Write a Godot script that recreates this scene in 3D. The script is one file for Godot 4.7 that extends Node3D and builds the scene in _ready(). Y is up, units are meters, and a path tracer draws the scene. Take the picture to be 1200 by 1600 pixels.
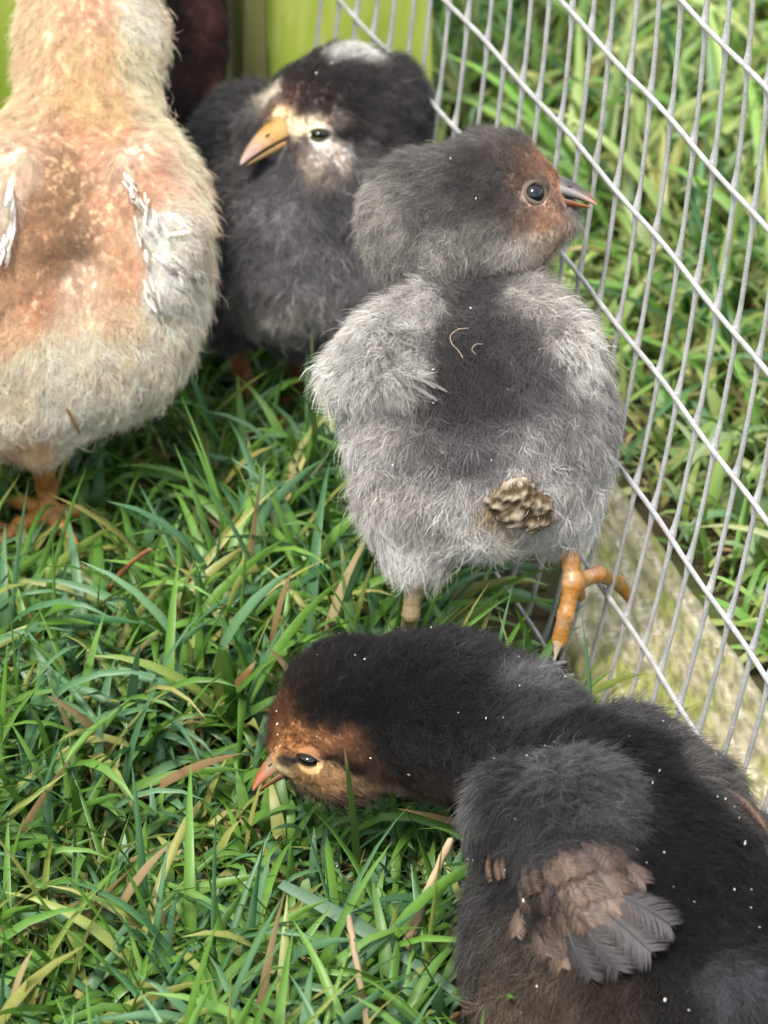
extends Node3D
# Five young chicks on wet grass inside a wire run. Units are metres, y is up.

const AZ := 0.30998
const MESH_AT := Vector3(0.05976, 0.06409, 0.10194)
const PITCH := 0.0127
const ROWS := 2.3835
const LEAN := 0.4156
const BULGE := -0.0438
const TWIST := 0.00395
const BOW := -0.00194
const RAIL_TOP := 0.0105
const RAIL_W := 0.0432
const EYE := Vector3(0, 0.55245, 0.898)
const FOV := 15.1893
const GRASS_IN := 26000
const GRASS_OUT := 42000
var TRODDEN := [[-0.091, 0.041, 0.044], [-0.036, -0.026, 0.026], [-0.020, 0.171, 0.046], [0.032, 0.094, 0.022]]
var LAIN_ON := [[0.033, 0.221, 0.024], [-0.091, 0.026, 0.012], [0.053, 0.251, 0.03]]

var mats := {}
var taken := {}


func numbered(called: String) -> String:
	var n: int = taken.get(called, 0)
	taken[called] = n + 1
	return called if n == 0 else "%s_%03d" % [called, n]


func tag(o: Node, label: String, category := "", group := "", kind := "") -> Node:
	if label: o.set_meta("label", label)
	if category: o.set_meta("category", category)
	if group: o.set_meta("group", group)
	if kind: o.set_meta("kind", kind)
	return o


func mesh_node(called: String, m: Mesh, mat: Material, parent: Node) -> MeshInstance3D:
	var o := MeshInstance3D.new()
	o.name = numbered(called) if parent == self else called
	o.mesh = m
	o.material_override = mat
	parent.add_child(o, true)
	return o


func paint(r: float, g: float, b: float) -> Color:
	return Color(r, g, b)


func vmat(called: String, rough: float, spec := 0.5, back := 0.0) -> StandardMaterial3D:
	var m := StandardMaterial3D.new()
	m.resource_name = called
	m.vertex_color_use_as_albedo = true
	m.roughness = rough
	m.metallic_specular = spec
	if back > 0.0:
		m.backlight_enabled = true
		m.backlight = Color(back, back, back).linear_to_srgb()
	return m


# ------------------------------------------------------------------ plain mesh building
class Shape:
	var v := PackedVector3Array()
	var n := PackedVector3Array()
	var c := PackedColorArray()
	var uv := PackedVector2Array()
	var ix := PackedInt32Array()

	func add(p: Vector3, nn: Vector3, col: Color, u := Vector2.ZERO) -> int:
		v.append(p)
		n.append(nn)
		c.append(col)
		uv.append(u)
		return v.size() - 1

	func tri(a: int, b: int, d: int) -> void:   # a, b, d counter-clockwise seen from outside
		ix.append(a)
		ix.append(d)
		ix.append(b)

	func quad(a: int, b: int, d: int, e: int) -> void:
		tri(a, b, d)
		tri(a, d, e)

	func done() -> ArrayMesh:
		for k in range(0, ix.size(), 3):   # front faces run clockwise
			if (v[ix[k + 1]] - v[ix[k]]).cross(v[ix[k + 2]] - v[ix[k]]).dot(n[ix[k]] + n[ix[k + 1]] + n[ix[k + 2]]) > 0.0:
				var other := ix[k + 1]
				ix[k + 1] = ix[k + 2]
				ix[k + 2] = other
		var arr := []
		arr.resize(Mesh.ARRAY_MAX)
		arr[Mesh.ARRAY_VERTEX] = v
		arr[Mesh.ARRAY_NORMAL] = n
		arr[Mesh.ARRAY_COLOR] = c
		arr[Mesh.ARRAY_TEX_UV] = uv
		arr[Mesh.ARRAY_INDEX] = ix
		var m := ArrayMesh.new()
		m.add_surface_from_arrays(Mesh.PRIMITIVE_TRIANGLES, arr)
		return m


# a tube through points; radii and colours per point, rounded ends
func tube(s: Shape, pts: Array, radii: Array, cols: Array, sides := 8, caps := true) -> void:
	var ref := Vector3.UP
	var d0: Vector3 = (pts[1] - pts[0]).normalized()
	if absf(d0.dot(ref)) > 0.9: ref = Vector3.RIGHT
	var side := d0.cross(ref).normalized()
	var last := -1
	for k in pts.size():
		var d: Vector3 = (pts[mini(k + 1, pts.size() - 1)] - pts[maxi(k - 1, 0)]).normalized()
		side = (side - d * side.dot(d)).normalized()
		var up := d.cross(side)
		var first := s.v.size()
		for j in sides:
			var a := TAU * j / sides
			var o := side * cos(a) + up * sin(a)
			s.add(pts[k] + o * radii[k], o, cols[k], Vector2(float(j) / sides, float(k)))
		if last >= 0:
			for j in sides:
				var j2 := (j + 1) % sides
				s.quad(last + j, last + j2, first + j2, first + j)
		last = first
	if caps:
		for e in 2:
			var k: int = 0 if e == 0 else pts.size() - 1
			var d: Vector3 = (pts[1] - pts[0]).normalized() * -1.0 if e == 0 else (pts[k] - pts[k - 1]).normalized()
			var f: int = s.v.size() - sides if e == 1 else last - sides * (pts.size() - 1)
			var tip := s.add(pts[k] + d * radii[k] * 0.6, d, cols[k])
			if e == 1: f = last
			for j in sides:
				var j2 := (j + 1) % sides
				if e == 0: s.tri(f + j2, f + j, tip)
				else: s.tri(f + j, f + j2, tip)


# ------------------------------------------------------------------ bodies: smooth union of tapered capsules, meshed as surface nets
func field(p: Vector3, pr: Array) -> float:
	var d := 1e3
	for q in pr:
		var a: Vector3 = q[0]
		var ab: Vector3 = q[5]
		var w := p - a
		var t := clampf(w.dot(ab) * q[6], 0.0, 1.0)
		var e: float = (w - ab * t).length() - (q[1] + (q[3] - q[1]) * t)
		var k: float = q[4]
		var gap := absf(d - e)
		if gap < k:
			d = minf(d, e) - (k - gap) * (k - gap) / (4.0 * k)
		elif e < d:
			d = e
	return d


func ready_prims(pr: Array) -> Array:
	for q in pr:
		if q.size() < 7:
			var ab: Vector3 = q[2] - q[0]
			q.append(ab)
			q.append(1.0 / maxf(ab.length_squared(), 1e-12))
	return pr


# returns [vertices, normals, triangle indices]
func surface_nets(pr: Array, cell: float) -> Array:
	ready_prims(pr)
	var lo := Vector3(1e3, 1e3, 1e3)
	var hi := -lo
	for q in pr:
		for e in 2:
			var c: Vector3 = q[e * 2]
			var r: float = q[e * 2 + 1]
			lo = lo.min(c - Vector3(r, r, r))
			hi = hi.max(c + Vector3(r, r, r))
	lo -= Vector3.ONE * cell * 2.0
	hi += Vector3.ONE * cell * 2.0
	var nx := int((hi.x - lo.x) / cell) + 2
	var ny := int((hi.y - lo.y) / cell) + 2
	var nz := int((hi.z - lo.z) / cell) + 2
	var vals := PackedFloat32Array()
	vals.resize(nx * ny * nz)
	vals.fill(99.0)
	var B := 5
	var cells := []
	var reach := cell * B * 0.5 * 1.7321 + cell
	for bz in range(0, nz - 1, B):
		for by in range(0, ny - 1, B):
			for bx in range(0, nx - 1, B):
				var mid := lo + Vector3(bx + B * 0.5, by + B * 0.5, bz + B * 0.5) * cell
				if absf(field(mid, pr)) > reach: continue
				for z in range(bz, mini(bz + B + 1, nz)):
					for y in range(by, mini(by + B + 1, ny)):
						for x in range(bx, mini(bx + B + 1, nx)):
							var at := x + nx * (y + ny * z)
							if vals[at] == 99.0:
								vals[at] = field(lo + Vector3(x, y, z) * cell, pr)
				for z in range(bz, mini(bz + B, nz - 1)):
					for y in range(by, mini(by + B, ny - 1)):
						for x in range(bx, mini(bx + B, nx - 1)):
							cells.append(x + nx * (y + ny * z))
	var sx := 1
	var sy := nx
	var sz := nx * ny
	var offs := [0, sx, sy, sx + sy, sz, sx + sz, sy + sz, sx + sy + sz]
	var corner := [Vector3(0, 0, 0), Vector3(1, 0, 0), Vector3(0, 1, 0), Vector3(1, 1, 0), Vector3(0, 0, 1), Vector3(1, 0, 1), Vector3(0, 1, 1), Vector3(1, 1, 1)]
	var edges := [[0, 1], [2, 3], [4, 5], [6, 7], [0, 2], [1, 3], [4, 6], [5, 7], [0, 4], [1, 5], [2, 6], [3, 7]]
	var made := {}
	var V := PackedVector3Array()
	var N := PackedVector3Array()
	var live := []
	for at: int in cells:
		var neg := 0
		for k in 8:
			if vals[at + offs[k]] < 0.0: neg += 1
		if neg == 0 or neg == 8: continue
		var sum := Vector3.ZERO
		var cnt := 0
		for e in edges:
			var a: float = vals[at + offs[e[0]]]
			var b: float = vals[at + offs[e[1]]]
			if (a < 0.0) != (b < 0.0):
				sum += corner[e[0]].lerp(corner[e[1]], a / (a - b))
				cnt += 1
		var x := at % nx
		var y := (at / nx) % ny
		var z := at / (nx * ny)
		var p := lo + (Vector3(x, y, z) + sum / cnt) * cell
		made[at] = V.size()
		live.append(at)
		V.append(p)
		var h := cell * 0.5
		var g := Vector3(field(p + Vector3(h, 0, 0), pr) - field(p - Vector3(h, 0, 0), pr), field(p + Vector3(0, h, 0), pr) - field(p - Vector3(0, h, 0), pr), field(p + Vector3(0, 0, h), pr) - field(p - Vector3(0, 0, h), pr))
		N.append(g.normalized())
	var I := PackedInt32Array()
	var axes := [[sx, sy, sz], [sy, sz, sx], [sz, sx, sy]]
	for at: int in live:
		for ax in axes:
			var a: bool = vals[at] < 0.0
			var b: bool = vals[at + ax[0]] < 0.0
			if a == b: continue
			var c0: int = made.get(at, -1)
			var c1: int = made.get(at - ax[1], -1)
			var c2: int = made.get(at - ax[1] - ax[2], -1)
			var c3: int = made.get(at - ax[2], -1)
			if c0 < 0 or c1 < 0 or c2 < 0 or c3 < 0: continue
			if a: I.append_array(PackedInt32Array([c0, c2, c1, c0, c3, c2]))
			else: I.append_array(PackedInt32Array([c0, c1, c2, c0, c2, c3]))
	var votes := 0
	for k in range(0, I.size(), 300):
		votes += 1 if (V[I[k + 1]] - V[I[k]]).cross(V[I[k + 2]] - V[I[k]]).dot(N[I[k]]) > 0.0 else -1
	if votes > 0: I.reverse()
	return [V, N, I]


func mesh_of(net: Array, cols: PackedColorArray) -> ArrayMesh:
	var arr := []
	arr.resize(Mesh.ARRAY_MAX)
	arr[Mesh.ARRAY_VERTEX] = net[0]
	arr[Mesh.ARRAY_NORMAL] = net[1]
	arr[Mesh.ARRAY_COLOR] = cols
	arr[Mesh.ARRAY_INDEX] = net[2]
	var m := ArrayMesh.new()
	m.add_surface_from_arrays(Mesh.PRIMITIVE_TRIANGLES, arr)
	return m


# ------------------------------------------------------------------ down
# a little bunch of hairs rising from the origin (y = out of the skin, z = the way it is combed), about 1 long
func down_tuft(seed_: int, hairs: int, spread: float, lift: float, lean: float, meet: float, thick: float, curly: float) -> ArrayMesh:
	var r := RandomNumberGenerator.new()
	r.seed = seed_
	var s := Shape.new()
	for h in hairs:
		var a := r.randf() * TAU
		var root := Vector3(cos(a), 0, sin(a)) * spread * sqrt(r.randf())
		var l := r.randf_range(0.65, 1.1)
		var lf := lift * r.randf_range(0.75, 1.25)
		var ln := lean * r.randf_range(0.8, 1.2)
		var sway := Vector3(r.randfn(0, 0.16), r.randfn(0, 0.05), r.randfn(0, 0.10))
		var curl := Vector3(r.randfn(0, curly), r.randfn(0, curly * 0.6), 0)
		var tone := r.randf_range(0.82, 1.15)
		var col := Color(tone, tone, tone)
		var pts := []
		var rad := []
		var cols := []
		for k in 5:
			var t := k / 4.0
			var p := root * (1.0 - meet * t) + Vector3.UP * (lf * (t - 0.38 * t * t)) * l + Vector3.BACK * (ln * (0.3 * t + 0.7 * t * t)) * l + sway * t * t + curl * sin(t * 5.0)
			pts.append(p)
			rad.append(thick * (1.0 - 0.85 * t * t))
			cols.append(col)
		tube(s, pts, rad, cols, 3, false)
	return s.done()


func skin_values(V: PackedVector3Array, ctl: Array, base: Array, seed_: int, mottle: float) -> Array:
	var C := PackedColorArray()
	var L := PackedFloat32Array()
	var D := PackedVector3Array()
	var mot := FastNoiseLite.new()
	mot.seed = seed_
	mot.frequency = 130.0
	var big := FastNoiseLite.new()
	big.seed = seed_ + 9
	big.frequency = 55.0
	for p in V:
		var w0 := 0.004
		var c: Vector3 = base[0] * w0
		var l: float = base[1] * w0
		var d: Vector3 = base[2] * w0
		var tot := w0
		for k in ctl:
			var q: float = p.distance_squared_to(k[0]) * k[5]
			if q > 9.0: continue
			var w: float = exp(-q * 1.6) * k[6]
			c += k[2] * w
			l += k[3] * w
			d += k[4] * w
			tot += w
		var f := (1.0 + mottle * (0.42 * mot.get_noise_3dv(p) + 0.28 * big.get_noise_3dv(p))) / tot
		C.append(Color(c.x * f, c.y * f, c.z * f))
		L.append(l / tot * (1.0 + 0.45 * mot.get_noise_3dv(p + Vector3(1, 0, 0))))
		d = d.normalized() + 0.9 * Vector3(mot.get_noise_3dv(p + Vector3(2, 0, 0)), mot.get_noise_3dv(p + Vector3(3, 0, 0)), mot.get_noise_3dv(p + Vector3(4, 0, 0)))
		D.append(d.normalized())
	return [C, L, D]


func add_down(parent: Node3D, called: String, net: Array, val: Array, count: int, tuft: Mesh, mat: Material, bald: Array, stretch: float, seed_: int, uneven: float, jitter := 0.35) -> void:
	var r := RandomNumberGenerator.new()
	r.seed = seed_
	var V: PackedVector3Array = net[0]
	var N: PackedVector3Array = net[1]
	var I: PackedInt32Array = net[2]
	var C: PackedColorArray = val[0]
	var L: PackedFloat32Array = val[1]
	var D: PackedVector3Array = val[2]
	var nt := I.size() / 3
	var cum := PackedFloat32Array()
	cum.resize(nt)
	var tot := 0.0
	for t in nt:
		var a := I[t * 3]
		var area := (V[I[t * 3 + 1]] - V[a]).cross(V[I[t * 3 + 2]] - V[a]).length()
		tot += area / pow(maxf(L[a], 0.0015), 1.3)
		cum[t] = tot
	var buf := PackedFloat32Array()
	buf.resize(count * 16)
	var at := 0
	for k in count:
		var t := mini(cum.bsearch(r.randf() * tot), nt - 1)
		var i0 := I[t * 3]
		var i1 := I[t * 3 + 1]
		var i2 := I[t * 3 + 2]
		var u := r.randf()
		var w := r.randf()
		if u + w > 1.0:
			u = 1.0 - u
			w = 1.0 - w
		var p := V[i0] * (1.0 - u - w) + V[i1] * u + V[i2] * w
		var skip := false
		for b in bald:
			if p.distance_squared_to(b[0]) < b[1]:
				skip = true
				break
		if skip: continue
		var n := N[i0] * (1.0 - u - w) + N[i1] * u + N[i2] * w
		n = (n + Vector3(r.randfn(0, 0.10), r.randfn(0, 0.10), r.randfn(0, 0.10))).normalized()
		var d := D[i0] * (1.0 - u - w) + D[i1] * u + D[i2] * w + Vector3(r.randfn(0, jitter), r.randfn(0, jitter), r.randfn(0, jitter))
		d = (d - n * d.dot(n)).normalized()
		var x := n.cross(d)
		var len_ := (L[i0] * (1.0 - u - w) + L[i1] * u + L[i2] * w) * r.randf_range(0.7, 1.2) * stretch
		var col := C[i0] * (1.0 - u - w) + C[i1] * u + C[i2] * w
		var tone := exp(r.randfn(0, uneven))
		var rise := len_ * r.randf_range(0.75, 1.2)
		if r.randf() < 0.5: x = -x
		p -= n * 0.0004
		buf[at] = x.x * len_
		buf[at + 1] = n.x * rise
		buf[at + 2] = d.x * len_
		buf[at + 3] = p.x
		buf[at + 4] = x.y * len_
		buf[at + 5] = n.y * rise
		buf[at + 6] = d.y * len_
		buf[at + 7] = p.y
		buf[at + 8] = x.z * len_
		buf[at + 9] = n.z * rise
		buf[at + 10] = d.z * len_
		buf[at + 11] = p.z
		buf[at + 12] = minf(col.r * tone, 0.94)
		buf[at + 13] = minf(col.g * tone, 0.94)
		buf[at + 14] = minf(col.b * tone, 0.94)
		buf[at + 15] = 1.0
		at += 16
	scatter(called, buf.slice(0, at), tuft, mat, parent)


func scatter(called: String, buf: PackedFloat32Array, m: Mesh, mat: Material, parent: Node) -> MultiMeshInstance3D:
	var mm := MultiMesh.new()
	mm.transform_format = MultiMesh.TRANSFORM_3D
	mm.use_colors = true
	mm.mesh = m
	mm.instance_count = buf.size() / 16
	mm.buffer = buf
	var o := MultiMeshInstance3D.new()
	o.name = numbered(called) if parent == self else called
	o.multimesh = mm
	o.material_override = mat
	o.set_meta("kind", "stuff")
	parent.add_child(o, true)
	return o


# ------------------------------------------------------------------ parts of a chick
# a feather of single barbs on both sides of a shaft, from base to tip over a domed vane
func feather(parent: Node3D, a: Vector3, b: Vector3, n: Vector3, half: float, c1: Color, c2: Color, seed_: int) -> void:
	var r := RandomNumberGenerator.new()
	r.seed = seed_
	var s := Shape.new()
	var ax := b - a
	var L := ax.length()
	var dir := ax / L
	var side := n.cross(dir).normalized()
	var nn := dir.cross(side).normalized()
	var K := 26 + int(half * 9000.0)
	for sd in [-1.0, 1.0]:
		for k in K:
			var t := (k + r.randf()) / K
			var wide := half * pow(clampf(sin(PI * (0.12 + 0.80 * t)), 0.0, 1.0), 0.55) * r.randf_range(0.93, 1.03)
			if r.randf() < 0.06: wide *= 0.6
			var q := a + dir * (t * L * 0.86) + nn * (L * 0.07 * sin(PI * t))
			var out: Vector3 = (side * sd * wide * 0.9 + dir * wide * r.randf_range(0.7, 1.0))
			var tip: Vector3 = q + out - nn * (wide * 0.22) + nn * r.randfn(0, half * 0.04)
			var mid: Vector3 = q + out * 0.5 + nn * (wide * 0.02)
			var wd := dir * (L / K * 1.25)
			var g := r.randf_range(0.8, 1.2)
			var col := c1.lerp(c2, clampf(t + r.randfn(0, 0.12), 0.0, 1.0)) * g
			var tn: Vector3 = (nn + side * sd * 0.3).normalized()
			var i0 := s.add(q - wd * 0.6, nn, col)
			var i1 := s.add(q + wd * 0.6, nn, col)
			var i2 := s.add(mid + wd * 0.5, tn, col)
			var i3 := s.add(mid - wd * 0.5, tn, col)
			var i4 := s.add(tip, tn, col)
			if sd > 0:
				s.quad(i0, i3, i2, i1)
				s.tri(i3, i4, i2)
			else:
				s.quad(i0, i1, i2, i3)
				s.tri(i3, i2, i4)
	var pts := []
	var rad := []
	var cols := []
	for k in 6:
		var t := k / 5.0
		pts.append(a + dir * (t * L * 0.95) + nn * (L * 0.07 * sin(PI * t) + half * 0.02))
		rad.append(half * 0.07 * (1.1 - t))
		cols.append(c1.lerp(c2, 0.4) * 1.05)
	tube(s, pts, rad, cols, 5)
	mesh_node("feather", s.done(), mats.feather, parent)


func half_beak(base: Vector3, tip: Vector3, up: Vector3, w: float, h: float, cols: Array, hook: float) -> ArrayMesh:
	var s := Shape.new()
	var dir := (tip - base).normalized()
	var L := (tip - base).length()
	var side := dir.cross(up).normalized()
	var u := side.cross(dir).normalized()
	var sides := 16
	var rows := 18
	var spot := FastNoiseLite.new()
	spot.frequency = 330.0
	var last := -1
	for k in rows + 1:
		var t := float(k) / rows
		var sc := pow(maxf(1.0 - t, 0.0), 0.62)
		var c := base + dir * (L * t) + u * (hook * (t * t * 1.0 - 0.25 * sin(PI * t)))
		var f := t * (cols.size() - 1)
		var i := mini(int(f), cols.size() - 2)
		var col: Color = cols[i].lerp(cols[i + 1], f - i)
		var first := s.v.size()
		for j in sides:
			var a := TAU * j / sides
			var y := sin(a)
			var yy := y * h if y > 0.0 else y * h * 0.22
			var q := side * (cos(a) * w * sc) + u * (yy * sc)
			var nn := (side * cos(a) / w + u * y / h).normalized()
			var edge := 0.85 if y < 0.25 else 1.0
			edge *= 1.0 + 0.3 * spot.get_noise_3dv(c + q) + 0.2 * spot.get_noise_3dv((c + q) * 2.7)
			s.add(c + q, nn, Color(col.r * edge, col.g * edge, col.b * edge))
		if last >= 0:
			for j in sides:
				var j2 := (j + 1) % sides
				s.quad(last + j2, last + j, first + j, first + j2)
		last = first
	return s.done()


func ball(c: Vector3, ax: Vector3, ay: Vector3, az: Vector3, col: Color, rings := 12, sides := 18) -> ArrayMesh:
	var s := Shape.new()
	for k in rings + 1:
		var th := PI * k / rings
		for j in sides + 1:
			var a := TAU * j / sides
			var e := Vector3(sin(th) * cos(a), cos(th), sin(th) * sin(a))
			s.add(c + ax * e.x + ay * e.y + az * e.z, (ax * e.x / ax.length_squared() + ay * e.y / ay.length_squared() + az * e.z / az.length_squared()).normalized(), col)
	var st := sides + 1
	for k in rings:
		for j in sides:
			s.quad(k * st + j, k * st + j + 1, (k + 1) * st + j + 1, (k + 1) * st + j)
	return s.done()


func add_eye(parent: Node3D, e: Dictionary) -> void:
	var n: Vector3 = e.n
	var h: Vector3 = (e.h - n * e.h.dot(n)).normalized()
	var v := n.cross(h)
	var R: float = e.r
	var open: float = e.open
	var c: Vector3 = e.at - n * R * 0.45
	var eye := mesh_node("eye", ball(c, h * R, v * R * lerpf(open, 1.0, 0.3), n * R * 0.95, e.col), mats.eye, parent)
	var s := Shape.new()   # the bare lid round it
	var segs := 28
	var sides := 8
	var first := s.v.size()
	for k in segs:
		var a := TAU * k / segs
		var o := h * cos(a) + v * sin(a) * open
		var thick := R * (0.20 + 0.05 * sin(a * 3.0 + 1.0))
		var q := c + (h * cos(a) * 0.98 + v * sin(a) * open * 0.98) * R + n * (R * 0.55 - R * 0.25 * cos(a) * cos(a))
		for j in sides:
			var b := TAU * j / sides
			var d := o.normalized() * cos(b) + n * sin(b)
			var g := 1.0 if cos(b) > -0.3 else 0.4
			s.add(q + d * thick, d, Color(e.lid.r * g, e.lid.g * g, e.lid.b * g))
	for k in segs:
		for j in sides:
			var k2 := (k + 1) % segs
			var j2 := (j + 1) % sides
			s.quad(first + k * sides + j, first + k2 * sides + j, first + k2 * sides + j2, first + k * sides + j2)
	mesh_node("eyelid", s.done(), mats.skin, eye)


func add_leg(parent: Node3D, l: Dictionary, seed_: int) -> void:
	var net := surface_nets(l.pr, 0.0008)
	var V: PackedVector3Array = net[0]
	var N: PackedVector3Array = net[1]
	var cols := PackedColorArray()
	var noise := FastNoiseLite.new()
	noise.seed = seed_
	noise.frequency = 260.0
	var base: Color = l.col
	for i in V.size():
		# scutes: the horny rings along each toe and shank
		var best := 1e3
		var along := 0.0
		for q in l.pr:
			var w: Vector3 = V[i] - q[0]
			var t := clampf(w.dot(q[5]) * q[6], 0.0, 1.0)
			var e: float = (w - q[5] * t).length() - lerpf(q[1], q[3], t)
			if e < best:
				best = e
				along = t * q[5].length()
		var ring := absf(sin(along * PI / 0.0017))
		V[i] += N[i] * (0.00022 * ring - 0.0001)
		var g := 1.0 + 0.35 * noise.get_noise_3dv(V[i]) + 0.30 * (ring - 0.6)
		var pale := clampf(noise.get_noise_3dv(V[i] * 0.4 + Vector3(3, 1, 2)) * 1.2, 0.0, 0.5)
		var c := base.lerp(Color(0.36, 0.25, 0.17), pale) * g
		cols.append(Color(c.r, c.g, c.b))
	net[0] = V
	var o := mesh_node("leg", mesh_of(net, cols), mats.leg, parent)
	for k in l.claws:
		var s := Shape.new()
		var pts := []
		var rad := []
		var cc := []
		for j in 6:
			var t := j / 5.0
			pts.append(k[0].lerp(k[1], t) + Vector3(0, 0.0007 * sin(PI * t), 0))
			rad.append(k[2] * (1.0 - 0.92 * t))
			cc.append(Color(0.26, 0.2, 0.13).lerp(Color(0.4, 0.34, 0.26), t))
		tube(s, pts, rad, cc, 8)
		mesh_node("claw", s.done(), mats.beak, o)


func make_chick(d: Dictionary) -> Node3D:
	var t := Node3D.new()
	t.name = numbered("chick")
	t.position = d.base
	add_child(t)
	tag(t, d.label, "chick", "young chicks in the wire run")
	var net := surface_nets(d.prims, d.cell)
	for k in d.ctrl:
		k.append(1.0 / (k[1] * k[1]))
		k.append(pow(0.006 / k[1], 1.6))
	var lump := FastNoiseLite.new()
	lump.seed = d.seed + 20
	lump.frequency = 95.0
	var nv: PackedVector3Array = net[0]
	for i in nv.size(): nv[i] += net[1][i] * (0.0011 * lump.get_noise_3dv(nv[i]))
	net[0] = nv
	var val := skin_values(net[0], d.ctrl, d.skin, d.seed, d.mottle)
	mesh_node("body", mesh_of(net, val[0]), mats.skin, t)
	var bald := []
	for e in d.eyes: bald.append([e.at, pow(e.r * 1.25, 2)])
	for b in d.bald: bald.append([b[0], b[1] * b[1]])
	var n: int = d.tufts
	var coat: Material = mats.down if d.sheen else mats.down_dark
	add_down(t, "down", net, val, int(n * 0.55), mats.tuft_a, coat, bald, 0.9, d.seed, d.uneven)
	add_down(t, "down", net, val, int(n * 0.40), mats.tuft_b, coat, bald, 0.9, d.seed + 1, d.uneven)
	add_down(t, "down", net, val, int(n * 0.06), mats.tuft_c, coat, bald, 1.1, d.seed + 2, d.uneven, 0.6)
	if d.flecks > 0: add_flecks(t, net, val, d.flecks, d.seed + 50)
	for e in d.eyes: add_eye(t, e)
	if d.has("beak"):
		var b: Dictionary = d.beak
		var up: Vector3 = b.up
		mesh_node("upper_beak", half_beak(b.base, b.tip, up, b.w, b.h, b.cols, -b.h * 0.25), mats.beak, t)
		var dir: Vector3 = (b.tip - b.base).normalized()
		var u: Vector3 = (up - dir * up.dot(dir)).normalized()
		var lb: Vector3 = b.base - u * b.h * 0.30
		mesh_node("lower_beak", half_beak(lb, b.tip - dir * b.h * 0.28 - u * b.h * 0.30, -up, b.w * 0.88, b.h * 0.42, b.low, b.h * 0.10), mats.beak, t)
		var sd := dir.cross(u)
		for s in [-1.0, 1.0]:
			mesh_node("nostril", ball(b.base + dir * (b.tip - b.base).length() * 0.38 + u * b.h * 0.42 + sd * s * b.w * 0.62, dir * b.h * 0.16, u * b.h * 0.07, sd * b.w * 0.10, Color(0.05, 0.035, 0.03), 6, 10), mats.skin, t)
	var sdn := 1
	for f in d.feathers:
		feather(t, f[0], f[1], f[2], f[3], f[4], f[5], d.seed * 100 + sdn)
		sdn += 1
	for l in d.legs: add_leg(t, l, d.seed)
	return t


# crusted droppings: [centre, radius] lumps joined into one
func droppings(parent: Node3D, lumps: Array) -> void:
	var pr := []
	for l in lumps: pr.append([l[0], l[1], l[0], l[1], 0.004])
	var net := surface_nets(pr, 0.0007)
	var a := FastNoiseLite.new()
	a.seed = 4
	a.frequency = 300.0
	a.fractal_octaves = 3
	var b := FastNoiseLite.new()
	b.seed = 6
	b.frequency = 520.0
	var V: PackedVector3Array = net[0]
	var N: PackedVector3Array = net[1]
	var cols := PackedColorArray()
	for i in V.size():
		var m := a.get_noise_3dv(V[i])
		var k := b.get_noise_3dv(V[i])
		V[i] += N[i] * (0.0012 * m + 0.0006 * k)
		var c := Color(0.05, 0.032, 0.018).lerp(Color(0.26, 0.22, 0.165), clampf(0.35 + m * 2.2, 0, 1)).lerp(Color(0.06, 0.04, 0.02), clampf(-k * 2.2, 0, 0.9))
		cols.append(c)
	net[0] = V
	var s := Shape.new()
	s.v = V
	s.n = N
	s.ix = net[2]
	smooth(s)
	net[1] = s.n
	var o := mesh_node("dried_droppings", mesh_of(net, cols), mats.crust, parent)
	tag(o, "crust of dried brown droppings stuck to the rump fluff")


func thread(parent: Node3D, pts: Array, r: float, c: Color) -> void:
	var s := Shape.new()
	var cv := Curve3D.new()
	for k in pts.size():
		var p: Vector3 = pts[k]
		var t: Vector3 = (pts[mini(k + 1, pts.size() - 1)] - pts[maxi(k - 1, 0)]) * 0.2
		cv.add_point(p, -t, t)
	var q := []
	var rad := []
	var cols := []
	for k in 15:
		q.append(cv.sample_baked(cv.get_baked_length() * k / 14.0, true))
		rad.append(r)
		cols.append(c)
	tube(s, q, rad, cols, 6)
	mesh_node("straw_fibre", s.done(), mats.straw, parent)


# specks of dust and shed quill that lie in the down
func add_flecks(parent: Node3D, net: Array, val: Array, count: int, seed_: int) -> void:
	var r := RandomNumberGenerator.new()
	r.seed = seed_
	var V: PackedVector3Array = net[0]
	var buf := PackedFloat32Array()
	for k in count:
		var i := r.randi_range(0, V.size() - 1)
		var p: Vector3 = V[i] + net[1][i] * (val[1][i] * r.randf_range(0.35, 0.6))
		var s := 0.00009 * exp(absf(r.randfn(0, 0.5)))
		var b := Basis.from_euler(Vector3(r.randf() * TAU, r.randf() * TAU, 0)).scaled_local(Vector3(s, s * 0.6, s * r.randf_range(1.0, 2.2)))
		buf.append_array(PackedFloat32Array([b.x.x, b.y.x, b.z.x, p.x, b.x.y, b.y.y, b.z.y, p.y, b.x.z, b.y.z, b.z.z, p.z, 0.55, 0.53, 0.5, 1.0]))
	scatter("dust_flecks", buf, mats.fleck, mats.crust, parent)



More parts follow.
